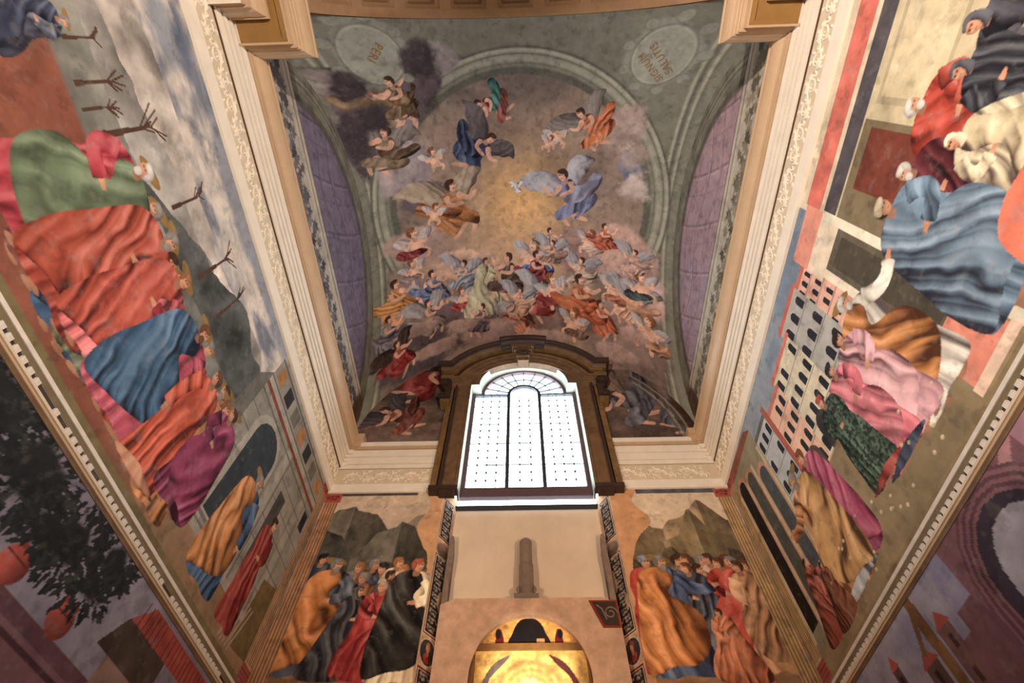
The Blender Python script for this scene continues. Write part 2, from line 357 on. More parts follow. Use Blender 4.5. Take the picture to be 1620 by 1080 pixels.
    def leaf_tree(s, u, v, rx, ry, col, seed=0, n=170):
        r = random.Random(seed); s.blob(u, v, rx*.82, ry*.8, col, seed, .5, .3, amp=.3)
        for k in range(n):
            a = r.uniform(0, 2*PI); q = r.uniform(.5, 1.08); L = .085*r.uniform(.6, 1.3); x, y = u+rx*q*math.cos(a), v+ry*q*math.sin(a)
            b = a+r.uniform(-.7, .7); k2 = np.asarray(col)*r.uniform(.7, 1.6)
            dx, dy = math.cos(b)*L, math.sin(b)*L; s.poly([(x, y), (x+dx*.5-dy*.2, y+dy*.5+dx*.2), (x+dx, y+dy), (x+dx*.5+dy*.2, y+dy*.5-dx*.2)], k2, tex=0)
    def scrolls(s, a, b, c, d, bgc, fgc, pitch=.16, seed=0):   # painted leaf-scroll panel
        s.rect(a, b, c, d, bgc); n = max(1, int((d-c)/pitch)); um = (a+b)/2; w = (b-a)*.36
        for k in range(n):
            v = c+(k+.5)*(d-c)/n; q = 1 if k % 2 else -1
            pts = [(um+q*w*(1-t*.8)*math.cos(t*7), v+pitch*.42*(1-t*.75)*math.sin(t*7)) for t in np.linspace(0, 1, 22)]
            for p0, p1 in zip(pts[:-5], pts[1:-4]): s.line(p0, p1, .013, fgc*.8)
            for t in range(0, 17, 2): s.blob(pts[t][0]+.012*math.cos(t), pts[t][1]+.012*math.sin(t), .024, .013, fgc*(.7+.5*((t*7+k) % 3)/2), k+t, .5, .4, amp=.4)
            s.blob(um-q*w*.7, v+pitch*.3, .03, .02, fgc*.8, k, .5, .4)

def town(c, y0, y1, z0, z1, wall, seed, roof=None, wc=None, n=(5, 3), arch=True):
    wc = lin(52, 54, 62) if wc is None else wc
    c.rect(y0, y1, z0, z1, wall, tex=.1, seed=seed)
    if roof is not None: c.rect(y0-.03, y1+.03, z1, z1+.07, roof, tex=.15)
    dy, dz = (y1-y0)/n[0], (z1-z0)/n[1]
    for i in range(n[0]):
        for k in range(n[1]):
            if (i*7+k*3+seed) % 9 == 0: continue
            y, z = y0+(i+.5)*dy, z0+(k+.3)*dz
            (c.arch if arch else (lambda a, b, w, h, q: c.rect(a-w/2, a+w/2, b, b+h, q)))(y, z, min(.085, dy*.5), min(.16, dz*.55), wc)
    for k in range(1, n[1]): c.line((y0, z0+(k+.22)*dz), (y1, z0+(k+.22)*dz), .012, wall*.6)
def pilaster(c, a, b, z0, z1, col=lin(186, 150, 112), cap=lin(176, 92, 80)):
    c.rect(a, b, z0, z1, col); n = 5
    for k in range(n): x = a+(k+.5)*(b-a)/n; c.rect(x-.006, x+.01, z0+.18, z1-.16, col*.5)
    c.rect(a-.02, b+.02, z1-.15, z1, cap); c.rect(a-.02, b+.02, z0, z0+.16, cap)
    for k in range(4): c.rect(a-.02, b+.02, z0+.03+k*.035, z0+.04+k*.035, cap*.55)
    c.scrolls(a-.02, b+.02, z1-.13, z1-.02, cap, cap*.5, .1)
RED, ROSE, PINK, BLUE, GREEN, ORANGE, PURPLE = lin(172, 74, 50), lin(178, 62, 74), lin(212, 112, 112), lin(74, 108, 140), lin(112, 126, 96), lin(198, 132, 60), lin(146, 60, 96)
GREYH, WHITEH = lin(150, 142, 134), lin(206, 200, 190)

def paint_left():
    c = Canvas(-1.0, 5.21, 2.36, 4.93, .0075, lin(150, 152, 158)); U, V = c.U, c.V
    n = fbm(U*1.1, V*2.6, 3, 6); c.blend(sst(.45, .62, n)*.9, lin(214, 200, 184)); c.blend(sst(.5, .7, fbm(U*1.4+3, V*3.2, 9, 5))*.8, lin(96, 108, 130))
    def hill(base, amp, fr, seed, col, lo=3.0, y0=-9, y1=99, k=1.0):
        r = base+amp*(fbm(U*fr, U*0, seed, 5)-.5)*2; r = r-.5*np.clip(y0-U, 0, 9)-.8*np.clip(U-y1, 0, 9)
        m = (V < r)*(V > lo); f = fbm(U*2.4+V*1.8, V*2.2-U*.9, seed+2, 6); rid = 1-np.abs(2*fbm(U*2.0-V*1.2, V*1.1+U*.5, seed+8, 4)-1)
        c.blend(m*1.0, np.asarray(col)*np.clip(.5+1.3*(f-.3)+.8*k*(rid-.6), .16, 1.8)[..., None])
    hill(4.36, .22, .7, 11, lin(196, 184, 172), y1=2.6); hill(4.02, .25, .9, 23, lin(164, 158, 150), y1=2.4); hill(4.28, .25, 1.1, 31, lin(104, 106, 102), y0=1.9, y1=2.9, k=1.3)
    hill(3.72, .12, 1.3, 47, lin(134, 132, 122), y1=2.8)
    gl = 3.38-.05*U; g = sst(-.03, .03, gl-V); gc = lin(146, 88, 66)*(1-sst(1.8, 3.2, U))[..., None]+lin(160, 128, 94)*sst(1.8, 3.2, U)[..., None]
    c.blend(g, gc*(.85+.5*(fbm(U*2, V*6, 5, 5)-.3))[..., None])
    for y, z, h, sd in ((.05, 3.45, .5, 1), (.2, 3.42, .38, 6), (.36, 3.4, .85, 2), (-.2, 3.5, .4, 3), (.95, 3.9, .55, 4), (1.55, 3.9, .7, 5), (1.95, 3.95, .6, 7)): c.bare_tree(y, z, h, lin(94, 68, 52), sd)
    # plain grey building with an arch
    st = lin(150, 144, 132)
    c.rect(2.95, 5.02, 2.75, 4.93, st, tex=.15); c.poly([(2.7, 2.7), (2.95, 2.75), (2.95, 4.55), (2.78, 4.3)], st*.6)
    c.rect(2.95, 5.02, 4.42, 4.5, st*1.25); c.rect(2.95, 5.02, 4.36, 4.42, lin(140, 74, 60)); c.rect(2.95, 5.02, 4.84, 4.93, st*1.2)
    for k in range(7): c.rect(3.02+k*.29, 3.2+k*.29, 4.56, 4.78, (lin(176, 128, 70), lin(62, 60, 62), lin(118, 112, 104))[k % 3])
    c.arch(3.5, 2.9, .7, 1.38, st*1.3); c.arch(3.52, 2.9, .56, 1.3, lin(66, 74, 80)); c.rect(3.9, 4.02, 2.75, 4.36, st*1.2); c.rect(4.62, 4.72, 2.75, 4.36, st*1.15)
    for z in (3.05, 3.3, 3.55, 3.8, 4.05): c.line((2.95, z), (3.16, z), .012, st*.55); c.line((4.04, z), (5.0, z), .01, st*.62)
    for y in (3.86, 4.06, 4.58, 4.76): c.line((y, 2.78), (y, 4.36), .014, st*.5)
    c.rect(2.95, 5.02, 4.26, 4.29, st*.6); c.rect(2.95, 5.02, 4.5, 4.52, st*.5); c.rect(2.95, 5.02, 4.8, 4.84, st*.55)
    for k in range(6): c.rect(2.9+k*.02, 3.95-k*.06, 2.72+k*.035, 2.745+k*.035, st*(1.3 if k % 2 else .7))
    c.rect(4.16, 4.34, 3.0, 3.95, lin(84, 80, 74)); c.rect(4.82, 4.95, 4.0, 4.25, lin(48, 50, 56)); c.rect(2.9, 5.02, 2.72, 2.8, st*1.2)
    c.poly([(4.6, 2.5), (5.0, 2.55), (5.0, 3.3), (4.66, 3.2)], lin(124, 104, 62), tex=.3)
    for k in range(5): c.line((4.35+.06*k, 2.45), (4.5+.06*k, 2.9), .02, lin(166, 156, 140))
    F = c.stamp
    hg = 1.28
    F(figure(1, lin(96, 100, 116), lin(82, 90, 112), 1, hair=GREYH, beard=GREYH, kneel=True, halo=True), -.3, 3.0, .62)
    F(figure(77, lin(176, 104, 66), None, 1, slim=.7), -.62, 2.9, .9)
    back = [(.95, lin(120, 70, 60), 3.76), (1.3, BLUE, 3.72), (1.5, GREEN, 3.74), (2.1, RED, 3.76), (2.62, PINK, 3.74), (2.72, ORANGE, 3.68)]
    for k, (y, col, z) in enumerate(back): F(figure(60+k, col, col*.8, 1 if k % 2 else -1, hair=(GREYH, None, lin(150, 100, 56))[k % 3], beard=(GREYH, None)[k % 2], halo=True), y, z-hg*.97, hg)
    F(figure(2, ROSE, lin(118, 134, 102), -1, hair=WHITEH, beard=WHITEH, halo=True, arm=0, slim=1.55), .66, 2.56, 1.30)
    F(figure(3, RED, lin(178, 82, 54), 1, hair=GREYH, beard=GREYH, halo=True, slim=1.45), 1.14, 2.54, 1.31)
    F(figure(4, PINK, lin(190, 86, 62), 1, hair=lin(176, 124, 70), halo=True, slim=1.25, sleeve=ROSE), 1.48, 2.58, 1.25)
    F(figure(5, lin(196, 88, 108), lin(76, 112, 142), 1, hair=lin(140, 92, 56), beard=lin(120, 80, 50), halo=True, slim=1.45, arm=1), 1.96, 2.52, 1.30)
    F(figure(6, lin(206, 92, 52), None, -1, hair=lin(120, 80, 50), slim=1.05, arm=2, hem=SKIN), 2.46, 2.48, 1.27)
    F(figure(7, PURPLE, lin(160, 66, 106), -1, hair=lin(96, 62, 44), halo=True, slim=1.2), 2.9, 2.6, 1.16)
    F(figure(8, BLUE, lin(198, 134, 62), 1, hair=GREYH, beard=GREYH, halo=True, slim=1.15, arm=2), 3.72, 2.5, 1.27)
    F(figure(9, lin(158, 54, 42), None, 1, hair=lin(80, 52, 36), slim=.82, arm=0), 4.34, 2.5, 1.24)
    c.rect(-1, 5.21, 2.36, 2.42, lin(128, 112, 74), tex=.2)
    pilaster(c, 5.0, 5.19, 2.4, 4.93); pilaster(c, -.78, -.56, 2.4, 4.93)
    c.tex(.14, 5, 8); return c
def paint_right():
    c = Canvas(-1.0, 5.21, 2.36, 4.93, .0075, lin(124, 140, 156)); U, V = c.U, c.V
    c.blend(sst(.45, .7, fbm(U*1.2, V*2.2, 4, 5))*.6, lin(160, 164, 168))
    # generic street of houses
    town(c, 1.75, 2.15, 3.2, 4.55, lin(222, 172, 150), 3, lin(196, 112, 92), n=(4, 7))
    town(c, 2.1, 2.66, 3.3, 4.62, lin(176, 172, 164), 1, lin(200, 108, 84), n=(3, 4)); town(c, 2.6, 3.22, 3.3, 4.5, lin(212, 200, 172), 2, lin(206, 120, 96), n=(4, 4))
    town(c, 3.2, 3.62, 3.3, 4.4, lin(222, 178, 152), 4, lin(200, 120, 96), n=(3, 4)); town(c, 3.66, 4.1, 3.3, 4.5, lin(178, 182, 182), 5, lin(110, 112, 108), n=(3, 4))
    c.rect(3.6, 3.68, 3.3, 4.62, lin(176, 96, 78)); c.arch(3.0, 3.3, .22, .42, lin(70, 64, 66)); c.arch(3.4, 3.3, .26, .36, lin(100, 84, 72))
    g = sst(-.02, .02, 3.46-.06*(U-1.5)-V)*(U > 1.3); c.blend(g, lin(156, 136, 100)*(.8+.55*(fbm(U*2.4, V*4, 6, 5)-.25))[..., None])
    # loggia on the altar side
    st = lin(150, 142, 116); c.rect(4.08, 5.02, 2.6, 4.75, st); c.poly([(4.08, 4.75), (5.02, 4.75), (5.02, 4.9), (4.2, 4.86)], lin(150, 90, 74))
    for y, w, h, q in ((4.28, .2, 1.55, lin(84, 94, 98)), (4.58, .2, 1.75, lin(90, 92, 84)), (4.86, .2, 1.85, lin(44, 38, 32))): c.arch(y, 2.75, w+.06, h+.06, lin(190, 140, 112)); c.arch(y, 2.75, w, h, q)
    for y in (4.12, 4.43, 4.72, 4.99): c.rect(y-.025, y+.025, 2.66, 4.5, lin(190, 178, 146))
    # open room on the nave side
    w_ = lin(198, 182, 146); c.rect(-1, 1.3, 2.36, 4.93, w_, tex=.16)
    c.rect(-1, 1.36, 4.5, 4.93, lin(214, 196, 168)); c.rect(-1, 1.3, 4.56, 4.8, lin(214, 116, 98), tex=.25); c.rect(-1, 1.36, 4.32, 4.5, lin(98, 92, 96), tex=.2)
    c.rect(-1, .38, 3.62, 4.24, w_*.8); c.rect(-.95, .33, 3.66, 4.2, w_*1.05, tex=.2); c.rect(.5, 1.3, 2.9, 4.3, lin(134, 118, 88)); c.rect(.55, 1.02, 3.55, 4.2, lin(132, 68, 50), tex=.2)
    c.rect(-1, 1.3, 2.36, 2.72, lin(176, 128, 98))
    c.rect(1.28, 1.37, 2.4, 4.5, lin(222, 210, 184)); c.rect(1.37, 1.74, 2.85, 4.22, lin(112, 102, 84), tex=.15); c.rect(1.42, 1.69, 2.9, 4.15, lin(92, 84, 70)); c.rect(1.74, 1.82, 2.9, 4.5, lin(226, 212, 186))
    c.rect(1.36, 1.86, 4.22, 4.5, lin(222, 204, 178)); c.rect(1.38, 1.84, 2.5, 2.88, lin(222, 140, 116)); c.rect(1.36, 1.86, 2.42, 2.5, lin(226, 196, 170)); c.rect(1.3, 1.86, 4.5, 4.78, lin(224, 150, 126))
    F = c.stamp; hg = 1.28
    F(figure(20, lin(74, 70, 78), lin(60, 58, 68), 1, wear=('hood', lin(66, 64, 74)), slim=1.3), -.12, 2.5, 1.15)
    F(figure(21, lin(86, 100, 76), None, -1, wear=('hood', lin(60, 58, 66)), slim=1.2), -.42, 2.5, 1.2)
    F(figure(22, lin(176, 62, 40), lin(190, 70, 44), -1, hair=WHITEH, beard=WHITEH, slim=1.5, sleeve=RED), .38, 2.7, 1.22)
    F(figure(29, lin(66, 66, 74), None, 1, wear=('hood', lin(62, 62, 72)), slim=1.25), .14, 2.6, 1.02)
    F(figure(23, lin(126, 62, 62), lin(120, 52, 60), 1, hair=WHITEH, beard=WHITEH, slim=1.3), .78, 2.62, 1.16)
    F(figure(24, lin(206, 190, 156), lin(196, 178, 140), 1, wear=('hood', lin(206, 190, 156)), slim=1.35, kneel=True), .52, 2.5, .95)
    F(figure(25, lin(110, 136, 156), lin(118, 140, 158), -1, wear=('cap', lin(214, 196, 160)), slim=1.4), 1.1, 2.5, 1.38)
    c.poly([(.3, 2.4), (1.0, 2.42), (1.02, 2.74), (.82, 2.86), (.5, 2.84), (.3, 2.9)], lin(222, 122, 92), True, .35, 3)
    c.rect(.2, 1.1, 2.4, 2.5, lin(206, 150, 104))
    F(figure(26, lin(214, 206, 190), lin(202, 136, 62), 1, hair=WHITEH, beard=WHITEH, halo=True, arm=1, slim=1.3), 1.95, 2.6, 1.35, flip=True)
    F(figure(27, lin(208, 156, 160), lin(214, 164, 166), -1, wear=('cap', lin(70, 50, 44)), slim=1.15), 2.24, 2.64, 1.22)
    F(figure(28, lin(212, 108, 120), lin(220, 130, 138), -1, wear=('cap', lin(54, 52, 66)), slim=1.2, hem=lin(80, 88, 108)), 2.56, 2.66, 1.16)
    gr = figure(30, lin(78, 100, 80), None, 1, wear=('cap', lin(192, 82, 74)), slim=1.15, hem=lin(184, 80, 66))
    sp = (vnoise(gr.X*55, gr.Y*55, 2) > .56) & (gr.c[..., 1] > gr.c[..., 0]*1.05); gr.c[sp] *= .35; F(gr, 2.84, 2.74, 1.06)
    F(figure(33, PURPLE, lin(172, 74, 106), 1, hair=lin(140, 90, 60), slim=1.1), 3.55, 2.55, 1.28)
    F(figure(31, lin(186, 132, 76), lin(200, 156, 92), -1, hair=GREYH, beard=GREYH, halo=True, slim=1.3, arm=1, hem=lin(186, 190, 190)), 3.86, 2.5, 1.32, flip=True)
    F(figure(32, lin(178, 100, 76), lin(168, 92, 70), -1, hair=lin(60, 42, 34), kneel=True, arm=1), 4.48, 2.5, .72)
    F(figure(34, lin(140, 84, 50), None, -1, hair=lin(60, 42, 34), kneel=True), 4.25, 2.48, .55)
    r = random.Random(4)
    for k in range(26): c.blob(r.uniform(1.9, 4.0), r.uniform(2.48, 2.95), .022, .016, lin(206, 186, 150), k, .2, .3)
    c.rect(-1, 5.21, 2.36, 2.4, lin(150, 128, 90), tex=.2)
    pilaster(c, 5.02, 5.19, 2.4, 4.93, lin(192, 160, 108)); pilaster(c, -.7, -.5, 2.4, 4.93, cap=lin(190, 84, 72))
    c.tex(.12, 5, 9); return c
def mountains(c, layers):
    U, V = c.U, c.V
    for base, amp, fr, seed, col in layers:
        ph = U*fr+seed*.37; tri = np.abs((ph % 1)-.5)*2; tri2 = np.abs(((ph*2.3+.4) % 1)-.5)*2
        r = base+amp*(tri-.5)*1.3+amp*.35*(tri2-.5)+.06*(fbm(U*5, U*0, seed, 4)-.5); side = np.where((ph % 1) < .5, .72, 1.25)
        f = fbm(U*4+V*2.6, V*3-U*2, seed+2, 6); dn = fbm(U*9, V*2.2+U*1.4, seed+4, 4)
        c.blend(sst(-.012, .012, r-V), np.asarray(col)*np.clip(side*(.5+.95*(f-.25)+.7*(dn-.5)), .12, 1.9)[..., None])
def paint_back_left():
    c = Canvas(-2.78, -1.14, 2.2, 4.87, .0075, lin(206, 182, 154)); U, V = c.U, c.V
    c.blend(sst(.5, .6, fbm(U*4, V*6, 2, 4))*.4, lin(170, 150, 132))
    mountains(c, ((4.45, .34, .8, 5, lin(132, 122, 106)), (4.15, .4, .95, 15, lin(112, 106, 94)), (3.7, .2, 1.3, 25, lin(128, 110, 84))))
    c.rect(-2.78, -1.14, 2.2, 2.75, lin(150, 110, 74), tex=.25)
    P = [(-1.36, 4.9), (-1.3, 4.6), (-1.42, 4.3), (-1.3, 4.0), (-1.2, 3.7), (-1.2, 2.2), (-1.1, 2.2), (-1.1, 4.9)]; c.poly(P, lin(206, 158, 110), True, .14)
    c.rect(-2.78, -1.5, 4.82, 4.87, lin(92, 84, 78), tex=.4)
    F = c.stamp
    cr = [(-2.5, 3.86, lin(76, 80, 92), ('cap', lin(50, 46, 46))), (-1.98, 3.74, lin(198, 140, 70), None), (-1.84, 3.78, lin(120, 90, 76), None), (-1.7, 3.72, lin(74, 78, 92), ('cap', lin(50, 54, 66))), (-1.56, 3.8, lin(206, 188, 158), None), (-1.9, 3.6, lin(176, 120, 70), None), (-1.62, 3.62, lin(90, 84, 84), None), (-1.46, 3.7, lin(120, 76, 64), None), (-2.1, 3.62, lin(110, 96, 92), None)]
    for k, (x, z, col, w) in enumerate(cr): F(figure(100+k, col, None, (1, -1)[k % 2], wear=w, hair=(None, lin(170, 120, 70), GREYH)[k % 3]), x, z-1.1, 1.16)
    F(figure(110, lin(90, 96, 112), lin(206, 132, 48), 1, hair=GREYH, beard=GREYH, slim=1.25, halo=True, sleeve=lin(100, 106, 118)), -2.3, 2.5, 1.35)
    F(figure(111, lin(64, 62, 68), None, 1, wear=('hood', lin(54, 50, 54)), slim=1.1, kneel=True), -1.93, 2.5, .98)
    F(figure(112, lin(176, 58, 56), lin(168, 52, 52), -1, hair=lin(190, 160, 130), slim=1.15, kneel=True), -1.66, 2.48, 1.06)
    F(figure(113, lin(222, 200, 164), lin(66, 62, 58), 1, hair=lin(190, 100, 70), slim=1.15), -1.33, 2.42, 1.42)
    pilaster(c, -2.77, -2.58, 2.25, 4.86, lin(190, 140, 96), lin(186, 84, 68)); c.tex(.12, 6, 5); return c
def paint_back_right():
    c = Canvas(1.14, 2.78, 2.2, 4.87, .0075, lin(214, 190, 160)); U, V = c.U, c.V
    mountains(c, ((4.42, .34, .9, 8, lin(176, 150, 112)), (4.2, .42, 1.1, 18, lin(158, 136, 98)), (3.8, .25, 1.5, 28, lin(120, 104, 76))))
    c.rect(1.14, 2.78, 2.2, 2.85, lin(160, 124, 86), tex=.25)
    P = [(1.1, 4.9), (1.5, 4.9), (1.42, 4.65), (1.6, 4.35), (1.4, 4.1), (1.3, 3.9), (1.22, 3.5), (1.2, 2.2), (1.1, 2.2)]; c.poly(P, lin(206, 154, 104), True, .14)
    c.rect(1.5, 2.6, 4.79, 4.87, lin(98, 96, 104), tex=.4)
    F = c.stamp
    cr = [(1.75, 3.78, lin(90, 92, 100)), (1.88, 3.8, lin(160, 130, 104)), (2.02, 3.78, lin(140, 96, 76)), (2.14, 3.8, lin(196, 160, 140)), (2.3, 3.78, lin(186, 70, 50)), (2.42, 3.76, lin(150, 110, 90)), (1.95, 3.66, lin(214, 176, 136)), (2.55, 3.72, lin(150, 60, 50))]
    for k, (x, z, col) in enumerate(cr): F(figure(120+k, col, None, (1, -1)[k % 2], hair=(None, lin(120, 80, 50), GREYH)[k % 3]), x, z-1.14, 1.2)
    F(figure(130, lin(188, 62, 44), None, 1, wear=('cap', lin(150, 160, 176)), slim=.9), 1.34, 2.5, 1.34)
    F(figure(134, lin(96, 100, 112), lin(90, 94, 108), -1, hair=lin(120, 80, 50), slim=1.1), 1.86, 2.62, 1.12)
    F(figure(133, lin(190, 66, 46), lin(196, 74, 50), -1, hair=lin(110, 70, 46), slim=1.0), 2.24, 2.66, 1.14)
    F(figure(131, lin(92, 110, 144), lin(208, 136, 58), 1, hair=GREYH, beard=GREYH, halo=True, slim=1.25, arm=1), 1.53, 2.46, 1.38)
    F(figure(135, lin(206, 158, 108), lin(196, 146, 98), -1, hair=lin(96, 62, 42), slim=.85), 2.46, 2.5, 1.26)
    F(figure(136, lin(206, 132, 84), lin(198, 120, 74), -1, hair=lin(90, 56, 38), kneel=True), 2.04, 2.44, .74)
    pilaster(c, 2.58, 2.77, 2.25, 4.86, lin(196, 158, 104), lin(190, 96, 78)); c.tex(.12, 6, 6); return c
def paint_low_left():
    c = Canvas(-1.0, 5.21, .6, 2.24, .0105, lin(150, 142, 156)); U, V = c.U, c.V
    c.blend(sst(.4, .65, fbm(U*1.3, V*1.6, 4, 5))*.6, lin(120, 112, 128)); dk = lin(46, 48, 48)
    for y, z in ((2.3, 1.86), (2.78, 1.74)): c.line((y-.1, z-.1), (y+.05, z+.3), .03, dk)
    c.leaf_tree(1.95, 2.02, .3, .24, dk, 1, 260); c.leaf_tree(1.45, 2.05, .3, .22, dk, 2); c.leaf_tree(2.5, 1.95, .22, .2, dk, 3); c.leaf_tree(2.86, 2.12, .2, .14, dk, 4)
    c.rect(-1, 3.3, -.2, 1.56, lin(134, 96, 104)); c.rect(-1, 3.32, 1.5, 1.58, lin(112, 76, 84)); c.rect(-1, 3.3, 1.44, 1.47, lin(90, 58, 66))
    for k in range(-2, 5): c.rect(.4+k*.6, .9+k*.6, .4, 1.32, lin(104, 70, 78)); c.rect(.45+k*.6, .85+k*.6, .45, 1.27, lin(140, 104, 110)); c.rect(.52+k*.6, .78+k*.6, .55, 1.17, lin(110, 52, 46))
    for y in (-.3, .5, 1.4, 2.28, 2.8):
        c.blob(y, 1.67, .115, .105, lin(156, 74, 60), 1, .04, .1, lit=(-1.1, .5), amp=.9); c.rect(y-.075, y+.075, 1.755, 1.785, lin(142, 62, 52)); c.rect(y-.105, y+.105, 1.70, 1.708, lin(110, 48, 40)); c.leaf_tree(y, 1.9, .2, .14, lin(46, 48, 48), int(y*9)+40, 110)
    c.rect(3.3, 4.6, -.2, 1.75, lin(150, 122, 108)); c.poly([(3.16, 1.74), (3.9, 1.74), (3.9, 1.98), (3.3, 1.98)], lin(84, 68, 58), tex=.3); c.poly([(3.3, 1.98), (5.0, 1.98), (5.0, 2.16), (3.5, 2.16)], lin(164, 74, 58), tex=.3)
    for k in range(26): c.rect(3.4+k*.06, 3.41+k*.06, 1.98, 2.15, lin(110, 48, 40))
    for k in range(3): c.rect(3.45+k*.4, 3.7+k*.4, 1.0, 1.6, lin(112, 88, 78)); c.rect(3.5+k*.4, 3.65+k*.4, 1.0, 1.55, lin(70, 66, 70))
    c.tex(.16, 5, 3); return c
def paint_low_right():
    c = Canvas(-1.0, 5.21, .6, 2.24, .0105, lin(140, 136, 160)); U, V = c.U, c.V
    c.blend(sst(.45, .6, fbm(U*1.6, V*1.9, 7, 5))*.6, lin(168, 160, 170))
    pu = lin(138, 96, 104); c.rect(-1, 3.0, -.2, 2.24, pu); c.rect(1.2, 1.95, 2.06, 2.24, lin(170, 128, 140)); c.line((1.95, 2.24), (2.3, 2.0), .08, lin(186, 136, 140))
    for cy in (2.44, .6):
        for r, q in ((.52, .7), (.495, 1.1), (.47, .6), (.445, 1.0), (.42, .55), (.395, .95)): c.arch(cy, -.2, 2*r, 1.94+r, pu*q)
        c.arch(cy, -.2, .74, 2.31, lin(70, 58, 72)); c.arch(cy-.04, -.2, .58, 2.22, lin(156, 150, 160), tex=.2)
    c.rect(2.95, 3.2, -.2, 1.9, pu*.8); c.rect(3.0, 3.36, 1.3, 1.78, pu*.9)
    for a, b, z, q in ((3.3, 3.46, 1.92, lin(126, 92, 88)), (3.62, 3.8, 1.85, lin(110, 80, 78)), (3.85, 4.3, 1.75, lin(134, 100, 96)), (4.05, 4.15, 2.0, lin(96, 70, 70)), (4.4, 4.7, 1.9, lin(120, 92, 84)), (4.7, 5.21, 1.7, lin(130, 96, 88))):
        c.rect(a, b, -.2, z, q, tex=.25); c.poly([(a-.02, z), (b+.02, z), ((a+b)/2, z+.1)], lin(168, 84, 74))
        for k in range(4): c.rect((a+b)/2-.02, (a+b)/2+.02, z-.14-k*.2, z-.05-k*.2, q*.4)
    c.poly([(3.5, 2.22), (3.6, 2.22), (3.55, .2), (3.42, .2)], lin(134, 98, 58), tex=.3); c.line((3.55, 2.16), (3.72, 1.9), .05, lin(126, 92, 54))
    c.tex(.16, 5, 4); return c
def paint_lunette(left):
    base = lin(132, 118, 138) if left else lin(176, 146, 152)
    c = Canvas(-.6, 5.21, 5.85, 8.78, .02, base); U, V = c.U, c.V
    c.blend(sst(.4, .65, fbm(U*1.5, V*1.5, 4, 5))*.5, base*.78); c.blend(sst(2.4, 3.2, U)*.35*(not left), lin(160, 146, 168))
    # painted vault ribs and rosettes
    for k in range(8):
        y0 = -.3+k*.78; pts = [(y0+.55*math.sin(t*1.5), 6.8+1.95*t) for t in np.linspace(0, 1, 12)]
        for a, b in zip(pts, pts[1:]): c.line(a, b, .03, base*.58, .85); c.line((a[0]+.045, a[1]), (b[0]+.045, b[1]), .02, base*1.25, .7); c.line((a[0]+.3, a[1]), (b[0]+.3, b[1]), .02, base*.7, .6)
    for z, q in ((7.02, .6), (7.42, .55), (7.46, 1.25), (7.85, .6), (8.2, .6)):
        pts = [(-.4+5.7*t, z+.22*math.sin(PI*t*3)**2) for t in np.linspace(0, 1, 40)]
        for a, b in zip(pts, pts[1:]): c.line(a, b, .028, base*q, .7)
    rn = random.Random(6)
    for i in range(20):
        for k in range(4):
            y, z = .0+i*.27+rn.uniform(-.03, .03), 6.95+k*.4+.02*i
            c.blob(y, z, .075, .1, base*.74, i+k, .3, .5, amp=.5, al=.55)
    # green-grey rib following the arch
    rr = np.hypot(U-2.5, V-5.95); gm = lin(132, 128, 112)
    c.blend(sst(2.28, 2.34, rr), gm*(.75+.5*fbm(U*6, V*6, 2, 3))[..., None]); c.blend(sst(2.24, 2.3, rr)*(1-sst(2.36, 2.42, rr))*.7, gm*.45)
    for r in (2.5, 2.58): c.blend(np.exp(-((rr-r)/.018)**2)*.7, gm*1.35); c.blend(np.exp(-((rr-r-.03)/.014)**2)*.7, gm*.5)
    # leaf garland and rail above the cornice
    c.rect(-.6, 5.21, 5.85, 6.62, lin(176, 166, 150)); c.rect(-.6, 5.21, 6.62, 6.8, lin(186, 174, 156)); c.rect(-.6, 5.21, 6.70, 6.72, lin(110, 98, 88)); c.rect(-.6, 5.21, 6.8, 6.82, lin(104, 92, 84))
    r = random.Random(3); lc = lin(104, 98, 100) if left else lin(122, 112, 92)
    for k in range(150):
        y = -.5+k*.038; z = 6.42+r.uniform(-.14, .13); a = r.uniform(0, 6.28); q = lc*r.uniform(.6, 1.7)
        c.poly([(y+.09*math.cos(a+t*2*PI/5)*(1 if t % 1 == 0 else .5), z+.09*math.sin(a+t*2*PI/5)*(1 if t % 1 == 0 else .5)) for t in np.arange(0, 5, .5)], q, tex=.1)
    c.blob(5.0, 6.5, .3, .5, lin(104, 78, 62), 4, .5, .5)
    c.tex(.12, 6, 2); return c
VCY, VZ, VR2 = 2.5, 5.95, 2.78**2+2.7**2
